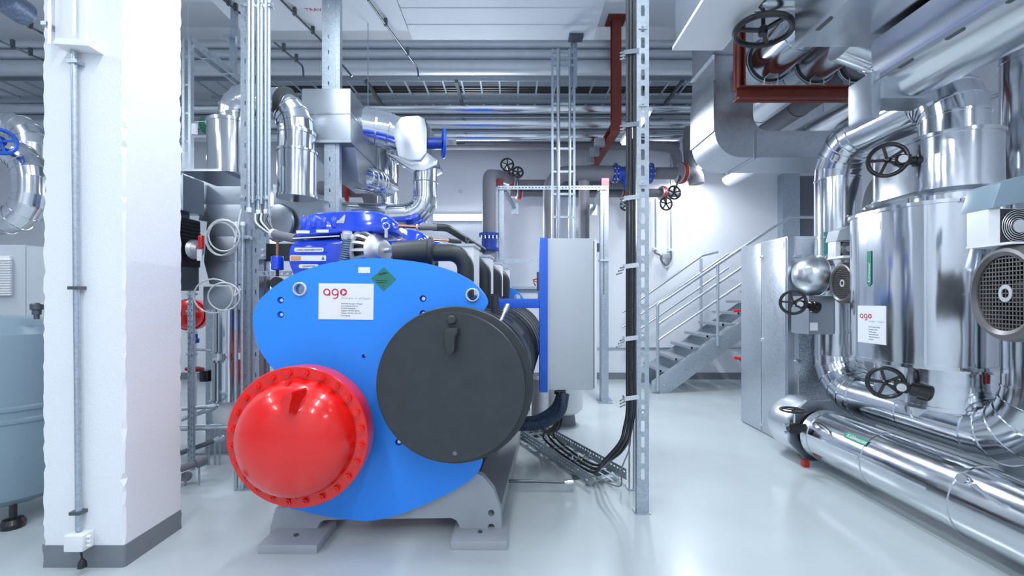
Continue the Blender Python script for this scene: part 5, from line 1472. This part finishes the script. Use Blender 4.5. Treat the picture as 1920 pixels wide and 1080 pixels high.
handwheel(t, P(0, 265, 4.3), (0.8, -0.6, 0), W(22, 4.3), 0.018, 4, 'frame_blue')
t.p('neck', MB().cyl(P(-30, 266, 4.4), P(0, 265, 4.3), 0.05, n=20), 'valve_blue')
t = Thing('grey_duct', 'blue-grey end of a duct hanging at the top left', 'duct', P(8, 15, 4.5))
t.p('end', MB().lathe(P(2, -6, 4.4), (0.2, -1, 0), [(-0.25, W(24, 4.4)), (0, W(24, 4.4)), (0.01, W(22, 4.4)), (0.01, W(16, 4.4)), (-0.03, W(15, 4.4))], 36), 'galv_blue')
t.p('hanger_rod', MB().cyl(P(2, -6, 4.5), (X(2, 4.5), 4.5, CEIL), 0.008, n=6), 'galv')

# ================================================================ middle: slotted post with riser, cables, tray, stairs
ND = 3.19
t = Thing('strut_post', 'slotted galvanised post standing on the floor in front of the cable riser', 'post', (X(1206, ND), ND, 0))
strut(t, X(1194, ND), X(1217, ND), ND, 0.0, 4.9 if X(1217, ND) < 1.06 else CEIL, 0.045, (0.026, 0.075), 0.112, start=0.24)
t.p('foot_plate', MB().box(X(1190, ND), X(1219, ND), ND - 0.02, ND + 0.07, 0.0, 0.012), 'galv')
for yy in (48, 193, 341, 487, 629, 773):
    p_ = t.p('fixing_plate', MB().box(X(1197, ND), X(1213, ND), ND - 0.008, ND + 0.001, Z(yy + 7, ND), Z(yy - 7, ND)), 'galv')
    t.p('bolt', MB().cyl(P(1205, yy, ND - 0.008), P(1205, yy, ND - 0.02), 0.008, n=6), 'chrome', p_)
t = Thing('strut_post', 'slotted rear post standing just behind the cable riser', 'post', (X(1186, 3.6), 3.6, 0))
strut(t, X(1181, 3.6), X(1190, 3.6), 3.6, 0.0, 4.9, 0.045, (0.016, 0.05), 0.08)
t.p('foot_plate', MB().box(X(1176, 3.6), X(1196, 3.6), 3.57, 3.67, 0.0, 0.012), 'galv')

TU = V((-0.396, 0.918, 0)).normalized()
TS = V((0.918, 0.396, 0))
T0 = V((0.629, 3.58, 0))
t = Thing('floor_cable_tray', 'perforated galvanised cable tray raised just off the floor', 'cable tray', T0)
TL, TW, TH, TB = 1.75, 0.33, 0.09, 0.03
for s in (0, 1):
    o = T0 + TS * TW * s
    hs = []
    for k in range(int(TL / 0.045)):
        hs.append(rrect(0.015 + 0.045 * k, 0.042 + 0.045 * k, TB + 0.056, TB + 0.068, 0.004, 1))
        if s == 0:
            hs.append(rrect(0.015 + 0.045 * k, 0.042 + 0.045 * k, TB + 0.022, TB + 0.034, 0.004, 1))
    t.p('side_rail', MB().plate([(0, TB), (TL, TB), (TL, TB + TH), (0, TB + TH)], hs, lambda a, b, w, o=o: o + TU * a + TS * w + V((0, 0, b)), 0.003), 'galv')
for k in range(8):
    c = T0 + TU * (0.1 + 0.22 * k) + V((0, 0, TB + 0.005))
    t.p('rung', MB().bar(c, c + TS * TW, 0.05, 0.012), 'galv')
for k in range(4):
    c = T0 + TS * TW * (0.15 + 0.23 * k) + V((0, 0, TB + 0.012))
    t.p('bottom_strip', MB().bar(c, c + TU * TL, 0.018, 0.004), 'galv')
for k in range(2):
    c = T0 + TU * (0.25 + 1.2 * k)
    t.p('foot', MB().bar(c - TS * 0.02, c + TS * (TW + 0.02), 0.04, 0.056), 'steel_dark')
for j in range(2):
    for k in range(4):
        c = T0 + TU * (0.42 + 0.33 * j) + TS * (0.075 + 0.06 * k) + V((0, 0, TB + 0.01))
        t.p('cable_clamp', MB().torus(c + V((0, 0, 0.035)), TU, 0.027, 0.005, 20, 6, (-0.4, PI + 0.4)).box(c.x - 0.006, c.x + 0.006, c.y - 0.006, c.y + 0.006, c.z + 0.062, c.z + 0.09), 'chrome')
# black power cables: riser, bend, along the tray, up to the cabinet
RC = 'black power cables from the riser into the tray'
for k in range(3):
    px = 1176.3 + 6.3 * k
    yk = ND + 0.0135
    a = T0 + TU * (0.16 + 0.06 * k) + TS * (0.10 + 0.06 * k) + V((0, 0, 0.075))
    b = T0 + TU * 0.75 + TS * (0.10 + 0.06 * k) + V((0, 0, 0.075))
    c = T0 + TU * 1.05 + TS * (0.11 + 0.06 * k) + V((0, 0, 0.13))
    e = P(1046 + 6 * k, 731, CD + 0.35)
    pts = [V((X(px, yk), yk, 4.88)), V((X(px, yk), yk, 2.5)), V((X(px, yk), yk, Z(700, yk))), V((X(px, yk), yk, Z(768, yk))), P(1171 + 6.6 * k, 800, yk + 0.05), P(1162 + 7 * k, 830, yk + 0.15), P(1132 + 11 * k, 864 - 4 * k, yk + 0.30), a, b, c, V((e.x - 0.02, e.y + 0.1, 0.35)), e]
    one('power_cable', ['black power cable of the riser, farthest from the slotted post', 'black power cable in the middle of the riser', 'black power cable of the riser touching the slotted post'][k], 'cable', MB().tube(pts, W(3.08, ND), 12, smooth=True, seg=8), 'cable', RC)
for k, yy in enumerate((98, 235, 372, 500, 636, 748)):
    t = Thing('cable_clamp', 'bright toothed clamp on the cable riser, %s up from the floor' % ('sixth', 'fifth', 'fourth', 'third', 'second', 'first')[k], 'clamp', P(1185, yy, ND), 'clamps on the cable riser')
    c = P(1185, yy, ND - 0.008)
    t.p('strap', MB().prism([c + V((-0.045, 0, -0.014)), c + V((0.05, 0, -0.002)), c + V((0.05, 0, 0.03)), c + V((-0.04, 0, 0.018))], (0, 0.0085, 0)), 'chrome')
    t.p('strap_leg', MB().box(c.x - 0.052, c.x - 0.044, c.y, c.y + 0.06, c.z - 0.014, c.z + 0.018), 'chrome')
    for j in range(3):
        q = c + V((-0.085 - 0.012 * j * (k in (3, 4)), -0.01, -0.01 - 0.022 * j))
        t.p('screw', MB().cyl(q, q + V((0.04, 0.02, 0.012)), 0.006, n=8), 'chrome')
one('earth_cable', 'thin grey cable drooping from the tray end to the rear post', 'cable', MB().tube([T0 + TS * 0.05 + TU * 0.1 + V((0, 0, 0.08)), T0 + TS * 0.2 - TU * 0.08 + V((0, 0, 0.03)), P(1165, 880, 3.5), P(1180, 840, 3.57), P(1183, 800, 3.592)], 0.006, 8, smooth=True), 'insul_grey')
t = Thing('floor_vessel', 'pale grey vessel bottom standing under the control cabinet', 'vessel', P(1050, 768, 5.5))
t.p('vessel', MB().lathe((X(1058, 5.5), 5.5, 0.12), (0, 0, 1), [(0, 0.05), (0.02, 0.16), (0.06, 0.21), (0.12, 0.225), (0.5, 0.225), (0.56, 0.18), (0.6, 0.02)], 40), 'white')
t.p('ring_foot', MB().lathe((X(1058, 5.5), 5.5, 0), (0, 0, 1), [(0, 0.14), (0.15, 0.12)], 32), 'insul_grey')
t = Thing('floor_vessel', 'grey upright pipe base beside the pale vessel under the cabinet', 'vessel', P(1012, 768, 5.4))
t.p('body', MB().lathe((X(1013, 5.2), 5.2, 0.0), (0, 0, 1), [(0, 0.07), (0.1, 0.07), (0.1, 0.1), (0.6, 0.1), (0.62, 0.05)], 28), 'cast_alu')
t.p('base', MB().box(X(995, 5.2), X(1033, 5.2), 5.05, 5.3, 0, 0.05), 'base_paint')

# vertical cable ladder down to the control cabinet
VD = 5.9
t = Thing('vertical_ladder', 'upright galvanised cable ladder coming down behind the control cabinet', 'cable ladder', P(1058, 450, VD))
for px in (1036, 1046.5, 1068, 1077):
    t.p('side_rail' if px in (1036, 1077) else 'conduit', MB().box(X(px - 2, VD), X(px + 2, VD), VD, VD + 0.045, 0.6, Z(92, VD)) if px in (1036, 1077) else MB().cyl((X(px, VD), VD - 0.02, 0.6), (X(px, VD), VD - 0.02, Z(94, VD)), W(3.4 if px < 1050 else 2.4, VD), n=12), 'galv')
for yy in (98, 109, 122, 195, 236, 279, 322, 364, 407):
    t.p('rung', MB().box(X(1036, VD), X(1078, VD), VD - 0.01, VD + 0.012, Z(yy + 2, VD), Z(yy - 2, VD)), 'galv')
t.p('hanger_head', MB().box(X(1066, VD), X(1092, VD), VD - 0.1, VD + 0.05, 4.865, 4.9), 'steel_dark')
strut(t, X(1071, VD), X(1083, VD), VD + 0.05, Z(160, VD), 4.87, 0.04, (0.01, 0.03), 0.06, name='hanger_channel')

# galvanised portal frame in front of the back wall
GD = 6.8
t = Thing('portal_frame', 'galvanised channel portal frame with slotted crossbars behind the cabinet', 'frame', P(1035, 750, GD))
for x0, x1 in ((929, 945), (1126, 1141)):
    t.p('post', MB().box(X(x0, GD), X(x0 + 5.5, GD), GD, GD + 0.09, 0.0, Z(350, GD)).box(X(x0 + 6.7, GD), X(x1, GD), GD, GD + 0.09, 0.0, Z(350, GD)).box(X(x0 + 5, GD), X(x0 + 7.2, GD), GD + 0.05, GD + 0.085, 0.0, Z(350, GD)), 'galv')
    t.p('foot_plate', MB().box(X(x0 - 6, GD), X(x1 + 6, GD), GD - 0.05, GD + 0.14, 0.0, 0.012), 'galv')
for y0, y1, x0, x1 in ((349, 356, 933, 1140), (486, 493, 934, 1016)):
    n = int((x1 - x0) / 6.2)
    t.p('slotted_crossbar', MB().plate([(X(x0, GD), Z(y1, GD)), (X(x1, GD), Z(y1, GD)), (X(x1, GD), Z(y0, GD)), (X(x0, GD), Z(y0, GD))], [rrect(X(x0 + 2 + 6.2 * k, GD), X(x0 + 5.4 + 6.2 * k, GD), Z((y0 + y1) / 2 + 1.1, GD), Z((y0 + y1) / 2 - 1.1, GD), 0.004, 1) for k in range(n)], lambda a, b, w: (a, GD - 0.02 + w, b), 0.01), 'galv')
for pts in (((946, 358), (965, 388)), ((1124, 358), (1113, 390))):
    t.p('brace', MB().bar(P(*pts[0], GD + 0.05), P(*pts[1], GD + 0.9), 0.05, 0.05), 'galv')
    t.p('wall_plate', MB().box(P(*pts[1], GD + 0.9).x - 0.06, P(*pts[1], GD + 0.9).x + 0.06, GD + 0.9, GD + 0.93, P(*pts[1], GD + 0.9).z - 0.12, P(*pts[1], GD + 0.9).z + 0.06), 'galv')
t.p('pipe_cradle', MB().box(X(930, GD), X(944, GD), GD, GD + 0.1, Z(350, GD), Z(334, GD)), 'maroon')
t.p('pipe_cradle', MB().box(X(1128, GD), X(1142, GD), GD, GD + 0.1, Z(350, GD), Z(334, GD)), 'maroon')
t.p('clamp_band', MB().box(X(1124, GD), X(1143, GD), GD - 0.02, GD + 0.1, Z(490, GD), Z(487, GD)), 'chrome')
t = Thing('post_extension', 'lower slotted strut strapped to the portal frame post', 'post', P(1133, 750, 6.5))
strut(t, X(1128, 6.6), X(1140, 6.6), 6.6, 0.0, Z(552, 6.6), 0.06, (0.012, 0.03), 0.08)
t.p('foot_plate', MB().box(X(1122, 6.6), X(1148, 6.6), 6.56, 6.72, 0.0, 0.012), 'galv')
one('wall_rail', 'thin level conduit on the back wall behind the slotted post', 'conduit', MB().cyl(P(1120, 652, 8.56), P(1400, 652, 8.56), 0.02, n=10), 'galv')

# dull grey insulated pipes and valves in front of the back wall
WD = 7.7
t = Thing('hooked_pipe', 'dark grey insulated pipe hooked over at the top with a blue flange piece', 'pipe', P(917, 440, 7.2))
smoothpipe(t, [P(917, 440, 6.6), P(917, 330, 6.6), P(936, 330, 7.4), P(960, 338, WD)], W(12.5, 6.6), 'insul_grey', 0.14)
t.p('blue_flange_piece', MB().lathe(P(917, 470, 6.6), (0, 0, 1), [(0, W(19, 6.6)), (0.04, W(19, 6.6)), (0.04, W(14, 6.6)), (0.2, W(14, 6.6)), (0.2, W(19, 6.6)), (0.25, W(19, 6.6))], 28), 'valve_blue')
for k in range(5):
    t.p('bolt', MB().cyl(P(903 + 7 * k, 441, 6.45), P(903 + 7 * k, 447, 6.45), 0.012, n=6), 'chrome')
t.p('lower_pipe', MB().cyl(P(917, 470, 6.6), (X(917, 6.6), 6.6, 0.3), W(12.5, 6.6), n=24), 'insul_grey')
def grey_pipe(label, pts, r, d, m='insul_grey', R=0.2):
    t = Thing('insulated_pipe', label, 'pipe', pts[-1] if isinstance(pts[-1], V) else P(*pts[-1], d))
    smoothpipe(t, [p if isinstance(p, V) else P(*p, d) for p in pts], W(r, d), m, R, 'insulation', 24)
    t.p('end_collar', MB().lathe(P(*pts[0], d), P(*pts[1], d) - P(*pts[0], d), [(-0.01, W(r, d) * 1.04), (0.05, W(r, d) * 1.04)], 24), 'insul_grey')
    return t
grey_pipe('grey insulated pipe level along the wall behind the portal crossbar', [(960, 346), (1080, 346), (1196, 346)], 9, 8.0)
grey_pipe('lower grey insulated pipe along the wall under the crossbar', [(958, 362), (1275, 362)], 8, 8.15)
grey_pipe('grey insulated pipe bending down behind the vertical ladder', [(1160, 325), (1032, 325), (1032, 620)], 14, 7.5, R=0.3)
grey_pipe('upright grey insulated branch between the ladder and the frame post', [(1095, 330), (1095, 620)], 10, 7.55)
grey_pipe('pale grey pipe with a rounded cap beyond the slotted post', [(1215, 325), (1272, 325)], 11, 7.5)
t = grey_pipe('pale drooping pipe end lit by the lamp beside the duct', [(1278, 326), (1304, 324), (1306, 345)], 14, 7.5, 'insul_grey', 0.14)
grey_pipe('pale grey pipe rising behind the rectangular duct', [(1272, 322), (1268, 280), (1180, 268)], 9, 7.6, 'insul_grey', 0.16)
grey_pipe('pale grey pipe dropping next to the lit batten lamp', [(1294, 318), (1290, 262), (1294, 240)], 10, 7.7, 'insul_grey', 0.1)
t = Thing('flanged_strainer', 'dark blue flanged strainer body on the grey pipe behind the riser', 'valve', P(1170, 330, 7.5))
t.p('body', MB().lathe(P(1158, 325, 7.4), (1, 0, 0), [(0, W(12, 7.5)), (0.3, W(12, 7.5))], 24), 'valve_blue')
t.p('pocket', MB().cyl(P(1172, 330, 7.4), P(1180, 352, 7.3), W(9, 7.5), n=20), 'valve_blue')
for px in (1153, 1220):
    flange(t, P(px, 325, 7.4), (1, 0, 0), W(19, 7.4), 0.035, 'valve_blue', 10, br=0.014)
# red butterfly valves with black handwheels
def butterfly(label, bx, by, r, d, wheels, thick=6, wd=0.25, via=None):
    t = Thing('butterfly_valve', label, 'valve', P(bx, by, d))
    t.p('valve_body', MB().lathe(P(bx - thick / 2, by, d), (1, 0.25, 0), [(0, W(r, d)), (W(thick, d), W(r, d))], 28), 'red_valve')
    u = V((1, 0.25, 0)).normalized()
    for s in (-1, 1):
        t.p('clamp_flange', MB().lathe(P(bx, by, d) + u * s * W(thick * 0.75, d), u, [(-0.008, W(r * 0.92, d)), (0.008, W(r * 0.92, d))], 24), 'cast_alu')
    for (wx, wy, wr) in wheels:
        handwheel(t, P(wx, wy, d - wd), (0.15, -1, 0), W(wr, d - wd), 0.016, 5)
        t.p('stem', MB().tube([P(wx, wy, d - wd + 0.03)] + ([via] if via else []) + [P(bx, by, d)], 0.02, 10), 'steel_dark')
    return t
butterfly('red valve with a round black handwheel above the portal crossbar', 958, 338, 15, 7.7, [(951, 309, 11.5)])
butterfly('red valve half hidden by the crossbar with a smaller black handwheel', 973, 363, 11, 8.15, [(971, 323, 9.5)], wd=0.75, via=P(973, 368, 7.74))
butterfly('red valve with black handwheel behind the cable riser', 1168, 362, 11, 8.15, [(1172, 385, 9)])
butterfly('red valve with black handwheel in the lower wall pipe', 1243, 362, 13, 8.15, [(1249, 382, 11.5)])
butterfly('red valve with black handwheel at the pale pipe end', 1278, 325, 20, 7.4, [(1264, 361, 12)])
# small wall conduits with a drooping link
t = Thing('wall_conduit_pair', 'pair of slim wall conduits joined by a drooping cable', 'conduit', P(1243, 500, 8.5))
for px, y0, y1 in ((1229, 372, 468), (1258, 285, 470)):
    t.p('tube', MB().cyl(P(px, y0, 8.5), P(px, y1, 8.5), W(1.6, 8.5), n=10), 'galv')
    t.p('clamp', MB().box(X(px - 4, 8.5), X(px + 4, 8.5), 8.48, 8.58, Z(y1 + 1, 8.5), Z(y1 - 4, 8.5)), 'white')
t.p('drooping_cable', MB().tube([P(1258, 470, 8.48), P(1258, 486, 8.48), P(1249, 497, 8.48), P(1240, 488, 8.48), P(1238, 479, 8.48), P(1229, 474, 8.48), P(1229, 468, 8.48)], 0.02, 8, smooth=True), 'insul_grey')
t.p('sensor', MB().box(X(1240, 8.5), X(1254, 8.5), 8.42, 8.5, Z(486, 8.5), Z(476, 8.5)), 'cast_alu', bevel=0.01)
one('wall_anchor', 'small round anchor cap on the bare back wall', 'fixing', MB().lathe(P(863, 359, 8.58), (0, -1, 0), [(0, 0.03), (0.02, 0.028), (0.03, 0.01)], 16), 'cast_alu')
t = Thing('red_lever_valve', 'small red handled lever valve beside the blue cabinet frame', 'valve', P(1008, 530, 4.57))
t.p('lever', MB().tube([P(999, 525, 4.57), P(1010, 522, 4.57), P(1011, 530, 4.57), P(1000, 527, 4.57), P(1004, 536, 4.57)], 0.008, 8), 'red_valve')
t.p('valve_body', MB().cyl(P(1012, 545, 4.57), P(1012, 510, 4.57), 0.03, n=14), 'steel_dark')
t.p('pipe', MB().cyl(P(1012, 562, 4.57), P(1012, 545, 4.57), 0.02, n=12), 'galv')
t = Thing('shelf_rail', 'galvanised rail behind the rear blue end plate', 'rail', P(985, 545, 6.6))
t.p('rail', MB().box(X(955, 6.5), X(1020, 6.5), 6.5, 6.6, Z(550, 6.5), Z(540, 6.5)), 'galv')
t.p('lower_rail', MB().box(X(960, 6.4), X(1020, 6.4), 6.4, 6.5, Z(542, 6.4), Z(537, 6.4)), 'galv')
t.p('leg', MB().box(X(962, 6.5), X(968, 6.5), 6.5, 6.6, 0, Z(548, 6.5)), 'galv')

# ================================================================ stairs
def S(px, py, d=7.45):
    return P(px, py, d)
t = Thing('steel_staircase', 'galvanised steel staircase climbing the back wall with tube handrails', 'staircase', P(1240, 735, 7.4))
DS0, DS1 = 7.30, 8.25
slope = (600 - 720) / (1386 - 1222)
def stringer(d, name='stringer'):
    a0 = V((X(1229, 7.3), d, Z(739, 7.3)))
    L = V((X(1500, 7.3), d, Z(739 - 0.72 * 271, 7.3)))
    h = W(26, 7.3)
    poly = [V((X(1222, 7.3), d, Z(735, 7.3))), V((X(1252, 7.3), d, Z(739, 7.3))), V((X(1520, 7.3), d, Z(739 - 0.74 * 268, 7.3))), V((X(1520, 7.3), d, Z(739 - 0.74 * 268, 7.3) + h)), V((X(1222, 7.3), d, Z(715, 7.3)))]
    return t.p(name, MB().prism(poly, (0, 0.02, 0)), 'galv', bevel=0.003)
stringer(DS0)
stringer(DS1)
for k in range(10):
    px, py = 1238 + 29.3 * k, 694 - 21.7 * k
    x, z = X(px, 7.3), Z(py, 7.3)
    t.p('tread', MB().box(x, x + W(30, 7.3), DS0 + 0.02, DS1, z - 0.035, z), 'galv')
    t.p('tread_nosing', MB().box(x - 0.006, x + 0.025, DS0 + 0.02, DS1, z - 0.04, z + 0.004), 'sheet')
for k in range(6):
    c = V((X(1245 + 40 * k, 7.3), DS0 - 0.006, Z(722 - 29.6 * k, 7.3)))
    t.p('bolt', MB().cyl(c, c + V((0, 0.01, 0)), 0.014, n=8), 'chrome')
def rail(pts, d, r=0.024, name='handrail'):
    t.p(name, MB().tube([V((X(a, 7.3), d, Z(b, 7.3))) for a, b in pts], r, 12, 0.07, 5), 'galv_rail')
mat('galv_rail', (0.55, 0.60, 0.66), 0.35, 0.7, var=0.06)
rail([(1232, 732), (1232, 570), (1246, 562), (1386, 468), (1450, 425)], DS0 - 0.03)
for off, r in ((36, 0.02), (66, 0.02)):
    rail([(1232, 572 + off), (1450, 425 + off)], DS0 - 0.03, r, 'knee_rail')
t.p('rail_post', MB().cyl(V((X(1344, 7.3), DS0 - 0.03, Z(648, 7.3))), V((X(1344, 7.3), DS0 - 0.03, Z(497, 7.3))), 0.024, n=12), 'galv_rail')
rail([(1195, 588), (1364, 468), (1398, 460)], DS1 + 0.03)
for off in (32, 62):
    rail([(1195, 588 + off), (1420, 432 + off)], DS1 + 0.03, 0.02, 'knee_rail')
t.p('rail_post', MB().cyl(V((X(1362, 7.3), DS1 + 0.03, Z(640, 7.3))), V((X(1362, 7.3), DS1 + 0.03, Z(475, 7.3))), 0.024, n=12), 'galv_rail')
t.p('landing_post', MB().box(X(1530, 7.3), X(1540, 7.3), 7.4, 7.5, 0.0, Z(540, 7.3)), 'galv')
t.p('landing', MB().box(X(1510, 7.3), 5.75, DS0, DS1, Z(560, 7.3), Z(540, 7.3)), 'galv')
rail([(1440, 432), (1480, 408), (1640, 408)], DS0 - 0.03)
t = Thing('lever_valve', 'red handled lever valve sticking out beside the galvanised cabinet, upper of two', 'valve', P(1381, 582, 5.9))
t.p('grip', MB().tube([P(1375, 583, 5.9), P(1392, 582, 5.9)], W(2.6, 5.9), 10), 'red')
t.p('arm', MB().box(X(1390, 5.9), X(1396, 5.9), 5.88, 5.93, Z(586, 5.9), Z(578, 5.9)), 'steel_dark')
t.p('stem', MB().cyl(P(1394, 582, 5.95), (X(1394, 5.95), 5.95, 0.0), 0.02, n=10), 'galv')
t = Thing('lever_valve', 'red handled lever valve sticking out beside the galvanised cabinet, lower of two', 'valve', P(1381, 672, 5.9))
t.p('grip', MB().tube([P(1376, 670, 5.8), P(1392, 674, 5.8)], W(2.8, 5.8), 10), 'red')
t.p('arm', MB().box(X(1389, 5.8), X(1395, 5.8), 5.78, 5.83, Z(678, 5.8), Z(670, 5.8)), 'steel_dark')
t.p('stem', MB().cyl(P(1394, 674, 5.8), (X(1394, 5.8), 5.8, 0.0), 0.02, n=10), 'galv')
